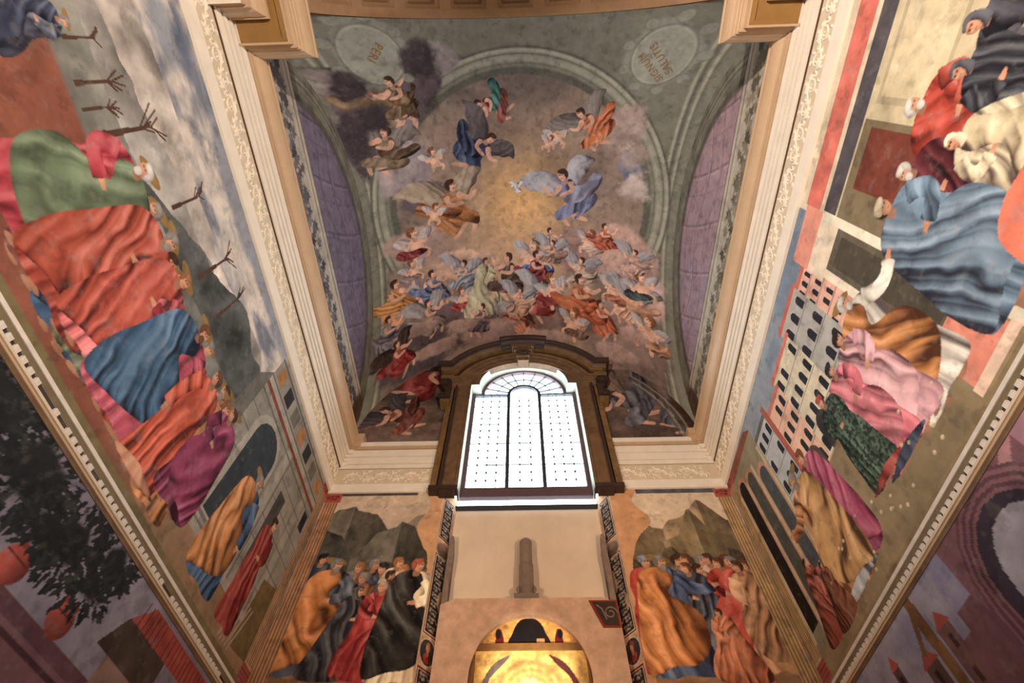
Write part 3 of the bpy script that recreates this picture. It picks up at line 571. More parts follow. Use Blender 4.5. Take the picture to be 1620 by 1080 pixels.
def paint_vault():
    c = Canvas(-2.78, 2.78, -5.21, .52, .011, lin(128, 124, 108)); U, V = c.U, c.V; Y = -V
    rr = np.hypot(U, Y-VCY); an = np.arctan2(Y-VCY, U); gm = lin(150, 146, 128)
    c.c *= (.85+.3*fbm(U*2.5, V*2.5, 3, 5))[..., None]
    for side in (-1, 1):                                             # ribs that follow the wall arches
        dd = WX_-side*U
        for r in (.1, .2): c.blend(np.exp(-((dd-r)/.02)**2)*.8, gm*.42); c.blend(np.exp(-((dd-r-.04)/.02)**2)*.8, gm*1.35)
        c.blend((dd < .1)*.6, gm*.8)
    c.blend(sst(2.66, 2.7, 5.36-rr)*0, gm)
    ring = (rr < 2.66)*(rr > 2.3); c.blend(ring*1., gm*(.9+.2*fbm(U*3, V*3, 6, 4))[..., None])
    for r, q, w in ((2.66, .35, .02), (2.62, 1.3, .02), (2.57, .5, .014), (2.5, 1.15, .03), (2.44, .6, .02), (2.36, .36, .05), (2.31, .4, .04)): c.blend(np.exp(-((rr-r)/w)**2)*.85, gm*q)
    # inner sky
    n = fbm(U*.9+2, V*.9, 12, 6, .55); n2 = fbm(U*1.7, V*1.7+5, 22, 6, .55)
    sky = lin(120, 104, 96)*(1-sst(.35, .65, n))[..., None]+lin(158, 134, 116)*sst(.35, .65, n)[..., None]
    sky = sky*(.75+.5*n2)[..., None]; glow = np.exp(-(((U-.02)/.85)**2+((Y-2.55)/.95)**2)); sky = sky*(1-glow[..., None]*.92)+lin(232, 178, 104)*glow[..., None]*.92
    g2 = np.exp(-(((U+.1)/1.6)**2+((Y-3.6)/.8)**2))*.6; sky = sky*(1-g2[..., None])+lin(212, 166, 126)*g2[..., None]
    m = 1-sst(2.26, 2.3, rr); c.blend(m, sky); low = sst(3.0, 3.3, Y-.12*np.abs(U))*(np.abs(U) < 2.55); c.blend(low, sky*.95)
    B = lambda x, y, a, b, col, sd, **k: c.blob(x, -y, a, b, col, sd, **k)
    B(1.75, 1.05, .4, .5, lin(176, 150, 138), 3, rough=.7, soft=.6, al=.8); B(1.95, 1.7, .22, .34, lin(100, 118, 148), 4, rough=.6, soft=.5, al=.7); B(1.95, 1.5, .3, .3, lin(186, 160, 146), 6, rough=.7, soft=.6, al=.7); B(2.05, 2.15, .3, .35, lin(190, 172, 162), 5, rough=.7, soft=.6, al=.8)
    for k, (x, y, a, b, col) in enumerate([(-2.0, 1.6, .5, .8, lin(168, 150, 148)), (-1.7, 2.3, .6, .4, lin(110, 94, 98)), (-1.6, .25, .42, .55, lin(104, 88, 90)), (-1.25, .0, .35, .3, lin(150, 136, 134)), (-2.45, .5, .35, .5, lin(92, 78, 84)), (-2.6, 1.1, .25, .6, lin(104, 88, 92)), (-2.1, .9, .35, .5, lin(140, 126, 128)),
        (-1.9, 3.1, .7, .5, lin(172, 142, 128)), (-1.1, 3.6, .7, .4, lin(196, 158, 132)), (-.2, 3.9, .8, .4, lin(186, 146, 116)), (1.0, 3.4, .7, .45, lin(160, 126, 116)), (1.9, 3.3, .6, .55, lin(188, 152, 136)), (2.3, 3.7, .4, .5, lin(168, 136, 128)), (2.5, 4.1, .25, .4, lin(196, 166, 156)),
        (-2.2, 4.0, .5, .4, lin(150, 124, 120)), (-1.3, 4.5, .8, .35, lin(120, 98, 98)), (0, 4.7, .9, .35, lin(140, 112, 104)), (1.2, 4.6, .8, .4, lin(128, 100, 96)), (2.1, 4.5, .6, .45, lin(150, 122, 118)), (-2.3, 4.7, .5, .4, lin(104, 92, 96)), (-.6, 4.95, .8, .22, lin(164, 132, 122)), (.6, 5.05, .9, .2, lin(170, 138, 120)), (-1.9, 5.0, .8, .25, lin(96, 82, 84)), (2.0, 5.0, .7, .25, lin(140, 116, 108))]):
        B(x, y, a, b, col, 30+k, rough=.6, amp=.55)
    st = lambda s, x, y, h, ang=0, flip=False: c.stamp(s, x, -y, h, ang, flip)
    W1, W2 = lin(176, 166, 166), lin(150, 136, 126)
    st(flyer(1, lin(122, 96, 66), lin(146, 116, 80), 1, W2, trail=.8), -1.95, 1.05, 1.15, .3); st(flyer(2, lin(134, 112, 84), lin(110, 84, 58), -1, W2), -2.4, 1.7, .85, -.3)
    st(flyer(3, lin(150, 78, 66), lin(60, 112, 98), -1, None), -.1, .78, .68, 1.3); st(flyer(4, lin(70, 82, 112), lin(60, 66, 92), 1, lin(116, 104, 102)), -1.15, 1.75, .95, -.9)
    st(cherub(5), -1.5, 1.75, .42, .2); st(cherub(6), .72, 1.45, .42, .1); st(cherub(7, -1), .5, 1.5, .3, -.4); st(flyer(8, lin(206, 122, 66), lin(196, 110, 56), -1, W2), 1.5, 1.4, .8, .6)
    st(flyer(9, lin(178, 116, 54), lin(168, 104, 46), 1, lin(190, 168, 140)), -1.15, 3.05, 1.15, .2); st(flyer(10, lin(128, 130, 160), lin(150, 148, 168), -1, lin(186, 180, 184)), 1.15, 2.85, 1.1, .35)
    st(cherub(11, cloth=lin(150, 58, 62)), -1.95, 3.35, .6, .3); st(cherub(12), -1.7, 2.75, .4, -.2)
    c.stamp(flyer(13, lin(226, 222, 214), None, 1, lin(226, 222, 214)), -.02, -2.3, .22)
    # cloud-borne crowd: plain draped figures, varied in colour
    row = [(-2.3, 4.4, .62, lin(196, 134, 60), 1), (-2.0, 4.35, .55, lin(206, 164, 134), -1), (-1.65, 4.3, .55, lin(112, 122, 156), 1), (-1.3, 4.15, .5, lin(150, 150, 158), -1), (-1.15, 4.45, .4, lin(168, 62, 50), 1), (-.75, 4.6, .82, lin(196, 184, 146), 1), (-.42, 4.35, .7, lin(96, 66, 58), -1),
        (.12, 3.95, .72, lin(84, 110, 166), -1), (.45, 4.2, .6, lin(150, 58, 58), 1), (.3, 4.75, .6, lin(166, 66, 56), -1), (.75, 4.5, .6, lin(146, 54, 52), 1), (1.1, 4.15, .5, lin(186, 160, 140), -1), (1.35, 4.8, .75, lin(198, 108, 52), 1), (1.75, 4.3, .5, lin(176, 110, 72), -1), (1.7, 4.9, .5, lin(190, 100, 56), 1), (2.05, 4.6, .55, lin(206, 156, 122), -1), (2.4, 4.15, .5, lin(82, 96, 96), 1), (.1, 5.0, .5, lin(186, 116, 80), 1),
        (.7, 3.55, .45, lin(176, 150, 128), 1), (1.3, 3.45, .45, lin(196, 166, 148), -1), (1.75, 3.4, .45, lin(190, 96, 62), 1), (-.15, 4.7, .45, lin(206, 160, 126), -1), (.95, 5.0, .5, lin(140, 100, 80), -1),
        (-1.75, 4.75, .5, lin(150, 132, 120), 1), (-.95, 4.95, .45, lin(110, 92, 96), -1), (2.3, 4.85, .5, lin(176, 130, 100), -1), (-2.45, 4.75, .45, lin(120, 110, 118), 1), (.55, 3.75, .42, lin(160, 120, 104), -1), (-2.05, 3.75, .4, lin(150, 128, 120), 1), (2.1, 3.75, .4, lin(196, 158, 140), -1)]
    for k, (x, y, h, col, d) in enumerate(row):
        h *= 1.32
        if k % 3 == 1: st(cherub(40+k, d, W1, cloth=col), x, y, h*.8, .3*d)
        elif k in (7, 5): st(figure(40+k, col, col*.85, d, kneel=True, hair=lin(110, 74, 50), skin=lin(222, 170, 140)), x, y, h)
        else: st(flyer(40+k, col, col*.9, d, W1 if k % 2 else None), x, y, h, .25*d)
    for k, (x, y, a) in enumerate([(-2.0, 4.55, .4), (-1.2, 4.7, .4), (-.5, 4.8, .4), (.6, 5.0, .35), (2.2, 4.7, .3), (1.8, 5.05, .4), (-1.7, 4.95, .5)]): B(x, y, a, .14, lin(178, 146, 134), 80+k, rough=.6, al=.85)
    st(flyer(90, lin(158, 48, 40), lin(140, 40, 36), 1, lin(84, 62, 52)), -2.2, 5.1, .55, .5)
    for x, y, f in ((2.06, .04, 1), (-2.02, -.08, -1)):               # stucco-coloured cartouches in the pendentives
        ca = lin(158, 156, 140); B(x, y, .46, .44, ca*.8, 3, rough=.25, soft=.12, amp=.1)
        q = np.hypot((U-x)/.37, (Y-y)/.38); c.blend(1-sst(.97, 1.0, q), ca*.95); c.blend(np.exp(-((q-.97)/.03)**2)*.7, ca*.5); c.blend(np.exp(-((q-.9)/.03)**2)*.5, ca*1.25)
        for t in range(9):
            a = t*2*PI/9; ox, oy = x+.45*math.cos(a), y+.45*math.sin(a); q = np.hypot((U-ox)/.075, (Y-oy)/.06); c.blend((q < 1)*.8, ca*.92); c.blend(np.exp(-((q-1)/.2)**2)*.45, ca*.55); c.blend(np.exp(-((q-.45)/.15)**2)*.3, ca*.6)
    for k, (x, y, a, b) in enumerate([(-2.42, .28, .3, .24), (-1.45, .0, .3, .34), (-2.6, .9, .3, .5), (-2.3, .75, .28, .3)]): B(x, y, a, b, lin(82, 68, 72), 95+k, rough=.5, soft=.45)
    st(flyer(91, lin(120, 94, 62), lin(140, 108, 70), -1, None, trail=.7), -1.82, .86, .72, .2)
    c.c *= 1.1; c.tex(.12, 7, 3); return c
WX_ = 2.78
def paint_back_lunette():
    c = Canvas(-2.78, 2.78, 5.86, 8.82, .0125, lin(108, 88, 78)); U, V = c.U, c.V
    n = fbm(U*1.1, V*1.3, 5, 6, .55); n2 = fbm(U*2.1, V*2.4, 15, 5); c.c = lin(92, 76, 68)*(1-sst(.35, .65, n))[..., None]+lin(142, 114, 100)*sst(.35, .65, n)[..., None]; c.c *= (.7+.6*n2)[..., None]
    for k, (x, z, a, b, col) in enumerate([(-2.2, 8.0, .6, .4, lin(104, 90, 92)), (-1.8, 7.3, .6, .3, lin(112, 92, 88)), (-2.0, 6.5, .7, .3, lin(120, 98, 82)), (2.0, 8.0, .6, .4, lin(164, 134, 122)), (2.0, 6.6, .8, .35, lin(128, 100, 86)), (1.8, 7.5, .6, .4, lin(116, 98, 84)), (-1.2, 8.4, .7, .3, lin(140, 112, 106)), (1.1, 8.5, .7, .3, lin(146, 116, 106))]): c.blob(x, z, a, b, col, k, rough=.6, amp=.6)
    c.stamp(flyer(1, lin(150, 42, 36), lin(160, 56, 46), 1, lin(78, 58, 50), trail=1.2), -2.25, 7.15, 1.35, -.8); c.stamp(flyer(2, lin(136, 70, 50), lin(110, 54, 42), -1, lin(96, 84, 84)), -1.75, 6.25, .95, .9)
    c.stamp(flyer(3, lin(106, 102, 110), lin(90, 86, 92), -1, lin(150, 126, 104), trail=1.2), 2.25, 6.45, 1.3, .9); c.stamp(flyer(4, lin(92, 90, 100), lin(120, 112, 112), 1, None), 2.3, 6.15, .9, -.9)
    c.blob(2.65, 6.6, .2, .5, lin(84, 56, 42), 9, rough=.5)
    rr = np.hypot(U, V-5.95); gm = lin(150, 138, 116)
    for r in (2.62, 2.5): c.blend(np.exp(-((rr-r)/.02)**2)*.8*(np.abs(U) > 2.0)*(U > 0), gm*1.2); c.blend(np.exp(-((rr-r+.05)/.016)**2)*.8*(np.abs(U) > 2.0)*(U > 0), gm*.4)
    c.tex(.14, 6, 3); return c
def paint_jamb(side):
    c = Canvas(0, .34, 2.0, 4.95, .007, lin(206, 168, 130)); rd = lin(132, 46, 36); wt = lin(214, 190, 164); dk, sc = lin(62, 52, 48), lin(168, 152, 138)
    for z0, z1 in ((4.18, 4.78), (2.98, 3.92), (2.0, 2.62)):
        c.rect(.03, .31, z0-.03, z1+.03, wt); c.rect(.04, .30, z0-.02, z1+.02, rd); c.rect(.055, .285, z0, z1, wt); c.scrolls(.065, .275, z0+.01, z1-.01, dk, sc, .09)
    c.blob(.17, 4.03, .16, .1, lin(140, 116, 100), 3, .3, .2, amp=.8)
    U, V = c.U, c.V; q = np.hypot((U-.17)/.135, (V-2.8)/.125); c.blend((q < 1.12)*1., wt); c.blend((q < 1)*1., lin(76, 74, 80))
    c.stamp(figure(200+side, lin(164, 66, 44) if side > 0 else lin(150, 80, 60), None, side, hair=lin(190, 130, 80) if side < 0 else lin(176, 76, 50)), .17, 2.12, .8) if False else None
    s = Stamp(200, -.5, .5, -.5, .6); s.cloth([(-.36, -.5), (-.3, -.16), (-.1, -.05), (.1, -.05), (.3, -.18), (.36, -.5)], lin(160, 60, 40), 3); head(s, 0, .22, .2, random.Random(1), SKIN, lin(186, 128, 78) if side < 0 else lin(170, 80, 52), side)
    c.stamp(s, .17, 2.8, .2)
    if side > 0: c.blob(.28, 3.6, .06, .14, lin(196, 158, 122), 5, .5, .2, amp=.2); c.blob(.08, 3.3, .05, .1, lin(196, 158, 122), 6, .5, .2, amp=.2)
    else: c.blob(.28, 3.38, .08, .12, lin(196, 158, 122), 7, .5, .2, amp=.2)
    c.tex(.15, 9, 2); return c
def paint_icon(lun):
    if lun:
        c = Canvas(-.62, .62, 2.86, 3.2, .006, lin(226, 170, 70)); c.tex(.45, 14, 3)
        c.poly([(-.2, 2.86), (-.18, 2.98), (-.12, 3.1), (-.05, 3.14), (.05, 3.14), (.12, 3.1), (.18, 2.98), (.2, 2.86)], lin(44, 36, 40), True, .3)
        for q in (-1, 1): c.poly([(q*.36, 2.86), (q*.27, 2.86), (q*.29, 3.0), (q*.33, 3.02)], lin(128, 26, 34), True); c.blob(q*.33, 2.98, .035, .06, lin(46, 40, 48), 1, .2, .2)
        c.rect(.08, .16, 2.87, 2.93, lin(206, 150, 96))
    else:
        c = Canvas(-.56, .58, 1.4, 2.82, .008, lin(232, 184, 92)); c.tex(.4, 12, 5); U, V = c.U, c.V
        q = np.hypot(U, (V-2.35)); c.blend(np.exp(-((q-.34)/.03)**2)*.6, lin(170, 120, 62)); c.blend(np.exp(-((q-.27)/.02)**2)*.5, lin(186, 130, 66))
        c.blob(0, 2.36, .16, .2, lin(196, 170, 150), 3, .3, .4); c.poly([(-.36, 1.4), (-.3, 2.0), (-.12, 2.16), (.12, 2.16), (.3, 2.0), (.36, 1.4)], lin(96, 92, 120), True, .3)
        for s in (-1, 1):
            c.poly([(s*.2, 2.76), (s*.36, 2.68), (s*.48, 2.5), (s*.5, 2.36), (s*.45, 2.38), (s*.4, 2.54), (s*.28, 2.66)], lin(110, 56, 60) if s > 0 else lin(120, 104, 100), True, .4); c.blob(s*.36, 2.38, .09, .12, lin(176, 140, 118), 4, .3, .4)
    return c
#PAINT-END

# ------------------------------------------------------------------ painted surfaces as real meshes
def painted(name, c, fn, m, parent=None, keep=None):
    P = fn(c.U, c.V); h, w = c.U.shape; n = h*w
    me = bpy.data.meshes.new(name); idx = np.arange(n).reshape(h, w)
    q = np.stack([idx[:-1, :-1], idx[:-1, 1:], idx[1:, 1:], idx[1:, :-1]], -1).reshape(-1, 4)
    if keep is not None:
        k = keep(c.U, c.V).ravel(); q = q[k[q].all(1)]
    me.vertices.add(n); me.vertices.foreach_set('co', np.ascontiguousarray(P.reshape(-1, 3), np.float32).ravel())
    me.loops.add(q.size); me.loops.foreach_set('vertex_index', q.ravel().astype(np.int32))
    me.polygons.add(len(q)); me.polygons.foreach_set('loop_start', np.arange(0, q.size, 4, dtype=np.int32))
    me.polygons.foreach_set('use_smooth', np.ones(len(q), bool))
    me.update(calc_edges=True)
    at = me.color_attributes.new('paint', 'FLOAT_COLOR', 'POINT')
    rgba = np.ones((n, 4), np.float32); rgba[:, :3] = tone(np.clip(c.c.reshape(-1, 3), 0, 1)); at.data.foreach_set('color', rgba.ravel())
    me.materials.append(m); return link(name, me, parent)
def tone(a):                                      # old fresco: a little greyer and deeper than fresh pigment
    l = a@np.array([.3, .59, .11]); a = l[:, None]+(a-l[:, None])*.80; return np.clip(1.22*np.clip(a, 0, 1)**1.22, 0, 1)
st3 = lambda x, y, z: np.stack([x+0*y+0*z, y+0*x+0*z, z+0*x+0*y], -1)

# ------------------------------------------------------------------ the setting
NX, NY0, NY1, NZ = 7.0, -11.0, -1.75, 11.0
struct(box('floor', (-NX, NY0, FL-.2), (NX, D+.6, FL), MT['floor']))
for s, nm in ((-1, 'wall_left'), (1, 'wall_right')):
    struct(box(nm, (s*WX, NY1, FL), (s*(WX+.3), D+.5, 9.0), MT['plaster']))
wb = MB()
for s in (-1, 1): wb.box((s*1.14, D, FL), (s*(WX+.02), D+.5, 9.0))
wb.box((-1.14, D, 8.12), (1.14, D+.5, 9.0)); wb.box((-1.14, D+.02, FL), (1.14, D+.5, 1.9))
struct(wb.build('wall_back', MT['plaster']))
nv = MB(); nv.box((-NX-.2, NY0-.2, FL), (NX+.2, NY0, NZ)); nv.box((-NX-.2, NY0, FL), (-NX, NY1+.2, NZ)); nv.box((NX, NY0, FL), (NX+.2, NY1+.2, NZ))
nv.box((-NX, NY1, FL), (-WX, NY1+.2, NZ)); nv.box((WX, NY1, FL), (NX, NY1+.2, NZ))
AR, AZ = 2.36, 6.12
ar = [(AR*math.cos(t), AZ+AR*math.sin(t)) for t in np.linspace(0, PI, 33)]
nv.prism([(WX, NZ), (WX, AZ)]+ar+[(-WX, AZ), (-WX, NZ)], lambda p: (p[0], NY1, p[1]), lambda p: (p[0], NY1+.2, p[1]))
struct(nv.build('wall_front', MT['nave']))
nc = MB().box((-NX-.2, NY0-.2, NZ), (NX+.2, NY1+.2, NZ+.2)); o = nc.build('ceiling_nave', MT['nave']); o['kind'] = 'structure'

# vault: one spherical sail vault, its painting stored on it
vz = lambda x, y: VZ+np.sqrt(np.maximum(VR2-x*x-(y-VCY)**2, 0.0))
vault = struct(painted('ceiling', paint_vault(), lambda u, v: st3(u, -v, vz(u, -v)), MT['fresco'], keep=lambda u, v: (u*u+(-v-VCY)**2 < VR2+.001) & (-v > -.51)),
               'painted vault with a round cloudy sky, flying figures and a grey ring', 'ceiling')
def letters(txt, x, y, dirv, size):
    cu = bpy.data.curves.new('t', 'FONT'); cu.body = txt; cu.size = size; cu.align_x = 'CENTER'; cu.space_character = 1.1; cu.resolution_u = 3
    ob = bpy.data.objects.new('t', cu); COL.objects.link(ob); dg = bpy.context.evaluated_depsgraph_get(); dg.update()
    me = bpy.data.meshes.new_from_object(ob.evaluated_get(dg)); bpy.data.objects.remove(ob)
    bm = bmesh.new(); bm.from_mesh(me); bmesh.ops.triangulate(bm, faces=bm.faces); bmesh.ops.subdivide_edges(bm, edges=[e for e in bm.edges if e.calc_length() > .04], cuts=2); bm.to_mesh(me); bm.free()
    # plan axes seen from below: picture right = +X, picture up = -Y
    dx, dy = dirv; L = math.hypot(dx, dy); dx /= L; dy /= L
    for v in me.vertices:
        a, b = v.co.x, v.co.y-.35*size; px = x+dx*a-dy*b; pu = -y+dy*a+dx*b; py = -pu
        n = Vector((px, py-VCY, float(vz(px, py))-VZ)).normalized(); v.co = Vector((px, py, float(vz(px, py))))-n*.006
    me.name = 'lettering'; me.materials.append(MT['letter']); return link('lettering', me, vault)
letters('SIGNUM', 1.98, .175, (-.30, .31), .125); letters('SALUTIS', 2.075, .065, (-.31, .37), .125)
letters('PERI', -1.985, -.13, (-.19, -.22), .14)

# side lunettes and the altar-wall lunette
archk = lambda u, v: (v-VZ)**2*(v > VZ)+(u-2.5)**2 < 2.74**2
tag(painted('lunette_fresco', paint_lunette(True), lambda u, v: st3(-WX+.004, u, v), MT['fresco'], keep=archk), 'dusky violet painted lunette of coffers above the left cornice', 'fresco', 'side lunettes')
tag(painted('lunette_fresco', paint_lunette(False), lambda u, v: st3(WX-.004, u, v), MT['fresco'], keep=archk), 'pinkish mauve painted lunette of coffers above the right cornice', 'fresco', 'side lunettes')
tag(painted('lunette_fresco', paint_back_lunette(), lambda u, v: st3(u, D-.004, v), MT['fresco'], keep=lambda u, v: ~((np.abs(u) < 1.15) & (v < 8.1))), 'brown cloudy lunette with flying figures in red and grey around the window', 'fresco')
# wall paintings
tag(painted('wall_fresco', paint_left(), lambda u, v: st3(-WX+.005, u, v), MT['fresco']), 'upper left wall painting: robed figures before grey hills and a stone building', 'fresco', 'upper wall paintings')
tag(painted('wall_fresco', paint_right(), lambda u, v: st3(WX-.005, u, v), MT['fresco']), 'upper right wall painting: robed figures in a street of many-windowed houses', 'fresco', 'upper wall paintings')
tag(painted('wall_fresco', paint_back_left(), lambda u, v: st3(u, D-.005, v), MT['fresco']), 'tall painting left of the altar niche: crowd under a dark mountain', 'fresco', 'altar wall paintings')
tag(painted('wall_fresco', paint_back_right(), lambda u, v: st3(u, D-.005, v), MT['fresco']), 'tall painting right of the altar niche: crowd under tan mountains', 'fresco', 'altar wall paintings')
tag(painted('wall_fresco', paint_low_left(), lambda u, v: st3(-WX+.005, u, v), MT['fresco']), 'lower left wall painting with dark trees, red pots and tiled roof', 'fresco', 'lower wall paintings')
tag(painted('wall_fresco', paint_low_right(), lambda u, v: st3(WX-.005, u, v), MT['fresco']), 'lower right wall painting with a plum-coloured arch and towers', 'fresco', 'lower wall paintings')

# ------------------------------------------------------------------ entablatures of the side walls
PROF = [('lower_band', 4.90, 5.06, .035, .035, 'cream'), ('frieze_band', 5.06, 5.35, .022, .022, 'frieze'), ('fascia', 5.37, 5.44, .046, .050, 'cream'), ('fascia', 5.462, 5.512, .056, .058, 'cream'), ('fascia', 5.534, 5.586, .064, .066, 'cream'),
        ('fascia', 5.608, 5.686, .074, .078, 'cream'), ('bead', 5.704, 5.72, .095, .097, 'tan'), ('bead', 5.73, 5.746, .10, .102, 'tan')]
CYMA = [(.0, 5.75), (.098, 5.75), (.102, 5.775), (.115, 5.79), (.13, 5.82), (.142, 5.86), (.148, 5.90), (.146, 5.935), (.135, 5.955), (.15, 5.96), (.15, 5.98), (0, 5.985)]
RY = -.06                                     # where the entablature breaks forward over the entrance pier
def scroll_mesh():
    b = MB(); L = .42
    b.tube([(0, t*L, .05*math.sin(2*PI*t)) for t in np.linspace(0, 1, 13)], .012, 5, .7)
    for q, y0 in ((1, .25*L), (-1, .75*L)):
        z0 = -.012*q
        b.tube([(0, y0+.088*(1-.82*t)*math.cos(t*9+.6), z0+.088*(1-.82*t)*math.sin(t*9+.6)*q) for t in np.linspace(0, 1, 22)], [.015*(1-.4*t) for t in np.linspace(0, 1, 22)], 5, .7)
        for a in (.2, .9, 1.6, 2.3, 3.1, 3.9, 4.8):
            c0 = Vector((0, y0+.08*math.cos(a), z0+.08*math.sin(a)*q)); c1 = Vector((0, y0+.128*math.cos(a+.4), z0+.128*math.sin(a+.4)*q))
            b.tube([c0, (c0+c1)/2+Vector((0, .012*math.sin(a), 0)), c1], [.009, .019, .003], 5, .6)
        b.tube([(0, y0, z0), (-.0, y0+.02, z0+.01)], [.02, .012], 6, .7)
    return b
scr = scroll_mesh().build('scroll_ornament', MT['relief'], None, True); scr_me = scr.data; bpy.data.objects.remove(scr)
def scroll(parent, loc, rz=0, sc=1.0):
    o = bpy.data.objects.new('scroll_ornament', scr_me); COL.objects.link(o); o.parent = parent; o.location = loc; o.rotation_euler = (0, 0, rz); o.scale = (1, sc, sc)
for s, nm, lb in ((-1, 'trim_1', 'long cream moulded cornice with scroll frieze along the left wall'), (1, 'trim_2', 'long brightly lit cream moulded cornice with scroll frieze along the right wall')):
    e = struct(empty(nm, (s*WX, 2.5, 4.9)), lb, 'cornice'); inv = lambda p: (p[0]-s*WX, p[1]-2.5, p[2]-4.9)
    def ext(name, prof, y0, y1, m):
        return MB().prism(prof, lambda p: inv((s*(WX-p[0]), y0, p[1])), lambda p: inv((s*(WX-p[0]), y1, p[1]))).build(name, m, e)
    for nmp, z0, z1, d0, d1, m in PROF:
        yb = D-.004-(d1 if nmp in ('fascia', 'bead') else 0)
        pt = ext(nmp, [(-.002, z0), (d0, z0), (d1, z1), (-.002, z1)], NY1+.1, D-.004, MT[m])
        if nmp == 'frieze_band': fb = pt
        if nmp in ('fascia', 'bead'):         # the short mitred return that dies into the altar wall
            w = .07; bx = MB().box(inv((s*(WX-d1), D-d1-.002, z0)), inv((s*(WX-d1-w), D-.006, z1))); bx.build(nmp+'_return', MT[m], e)
    ext('groove_backing', [(-.002, 5.345), (.026, 5.345), (.07, 5.75), (-.002, 5.75)], NY1+.1, D-.004, MT['groove'])  # dark strip behind the fascia gaps; groove shade is in its colour
    cy = ext('cyma', CYMA, NY1+.1, D-.004, MT['tan'])
    MB().box(inv((s*(WX-.10), D-.10, 5.75)), inv((s*(WX-.215), D-.006, 5.86))).box(inv((s*(WX-.10), D-.15, 5.86)), inv((s*(WX-.255), D-.006, 5.975))).build('cyma_return', MT['tan'], e)
    for k in range(15): scroll(fb, inv((s*(WX-.022), -1.05+k*.42, 5.205)), 0, .98)
# flat cornice on the altar wall, left and right of the window
for s, nm, lb in ((-1, 'trim_3', 'flat cream cornice with scroll frieze on the altar wall, left of the window'), (1, 'trim_4', 'flat cream cornice with scroll frieze on the altar wall, right of the window')):
    e = struct(empty(nm, (s*2, D, 4.86)), lb, 'cornice'); X0, X1 = 1.2, WX-.004
    for nmp, z0, z1, d, m in (('lower_band', 4.87, 5.02, .03, 'cream'), ('frieze_band', 5.02, 5.32, .018, 'frieze'), ('fascia', 5.332, 5.405, .03, 'cream'), ('fascia', 5.417, 5.555, .034, 'cream'), ('fascia', 5.567, 5.705, .04, 'cream'), ('top_fillet', 5.72, 5.775, .05, 'tan'), ('top_fillet', 5.785, 5.87, .06, 'cream')):
        pt = MB().box((s*X0-s*2, -d, z0-4.86), (s*X1-s*2, .0, z1-4.86)).build(nmp, MT[m], e)
        if nmp == 'frieze_band': fb = pt
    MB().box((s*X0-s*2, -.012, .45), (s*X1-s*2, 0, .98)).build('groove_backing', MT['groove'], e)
    for k in range(3): scroll(fb, ((1.34+k*.43)-2 if s > 0 else 2-(1.34+(k+1)*.43)+.0, -.02, 5.17-4.86), -PI/2 if s > 0 else -PI/2, 1.0)

# entablature breaking forward over the entrance piers
def nested(e, inv, s, d, y1, prof, m, name):   # profile (extra projection, z) wrapped round the block: back face at y1, inner face at projection d
    rows = []
    for px, z in prof:
        rows.append([inv((s*(WX+.0), y1+px, z)), inv((s*(WX-d-px), y1+px, z)), inv((s*(WX-d-px), NY1+.05, z))])
    return MB().strip(rows).build(name, m, e)
for s, nm, lb in ((-1, 'trim_5', 'projecting cornice block with ochre panelled underside, upper left'), (1, 'trim_6', 'projecting cornice block with ochre panelled underside, upper right')):
    e = struct(empty(nm, (s*WX, -1, 5.3)), lb, 'cornice'); inv = lambda p: (p[0]-s*WX, p[1]+1, p[2]-5.3)
    lo = -.46
    nested(e, inv, s, .33, lo-.04, [(0, 5.30), (0, 5.38), (.02, 5.38), (.02, 5.44), (.05, 5.47), (.075, 5.52), (.085, 5.56), (.1, 5.56), (.1, 5.60), (-.2, 5.60)], MT['tan'], 'architrave_moulding')
    MB().box(inv((s*WX, NY1+.05, 5.30)), inv((s*(WX-.325), lo-.045, 5.63))).build('architrave_block', MT['cream'], e)
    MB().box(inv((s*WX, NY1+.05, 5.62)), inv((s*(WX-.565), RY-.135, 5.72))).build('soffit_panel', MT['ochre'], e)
    sf = MB()
    for a, b in (((.10, RY-.19), (.562, RY-.137)), ((.50, NY1+.05), (.562, RY-.19))):
        sf.box(inv((s*(WX-a[0]), a[1], 5.605)), inv((s*(WX-b[0]), b[1], 5.63)))
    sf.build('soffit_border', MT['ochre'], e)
    nested(e, inv, s, .57, RY-.13, [(-.02, 5.60), (0.0, 5.60), (0.0, 5.675), (.03, 5.68), (.03, 5.71), (.045, 5.715), (.045, 5.745), (.06, 5.75), (.07, 5.775), (.09, 5.80), (.105, 5.835), (.115, 5.88), (.115, 5.92), (.105, 5.945), (.12, 5.95), (.12, 5.975), (-.3, 5.985)], MT['tan'], 'cornice_moulding')
    MB().box(inv((s*WX, NY1+.05, 5.72)), inv((s*(WX-.55), RY-.15, 6.1))).build('blocking_course', MT['cream'], e)
    MB().box(inv((s*WX, NY1+.05, FL)), inv((s*(WX-.30), -.95, 5.30))).build('pier', MT['plaster'], e)

# coffered entrance arch
e = struct(empty('trim_7', (0, -1.1, AZ)), 'coffered stone entrance arch at the top of the view', 'arch')
def arc_block(name, r0, r1, t0, t1, y0, y1, m, n=10, parent=e):
    rows = []
    for t in np.linspace(t0, t1, n): c, q = math.cos(t), math.sin(t); rows.append([(r0*c, y0, r0*q), (r1*c, y0, r1*q), (r1*c, y1, r1*q), (r0*c, y1, r0*q)])
    return MB().strip(rows, True, True).build(name, m, parent)
A0, A1 = -.62, .58                               # along Y, relative to -1.1
arc_block('edge_band', AR, AR+.3, 0, PI, A1-.11, A1, MT['coffer'], 49); arc_block('edge_band', AR, AR+.3, 0, PI, A0, A0+.2, MT['coffer'], 49)
arc_block('recess_backing', AR+.13, AR+.3, 0, PI, A0+.19, A1-.10, MT['coffer_in'], 49); arc_block('edge_fillet', AR+.02, AR+.2, 0, PI, A1, A1+.02, MT['groove'], 49)
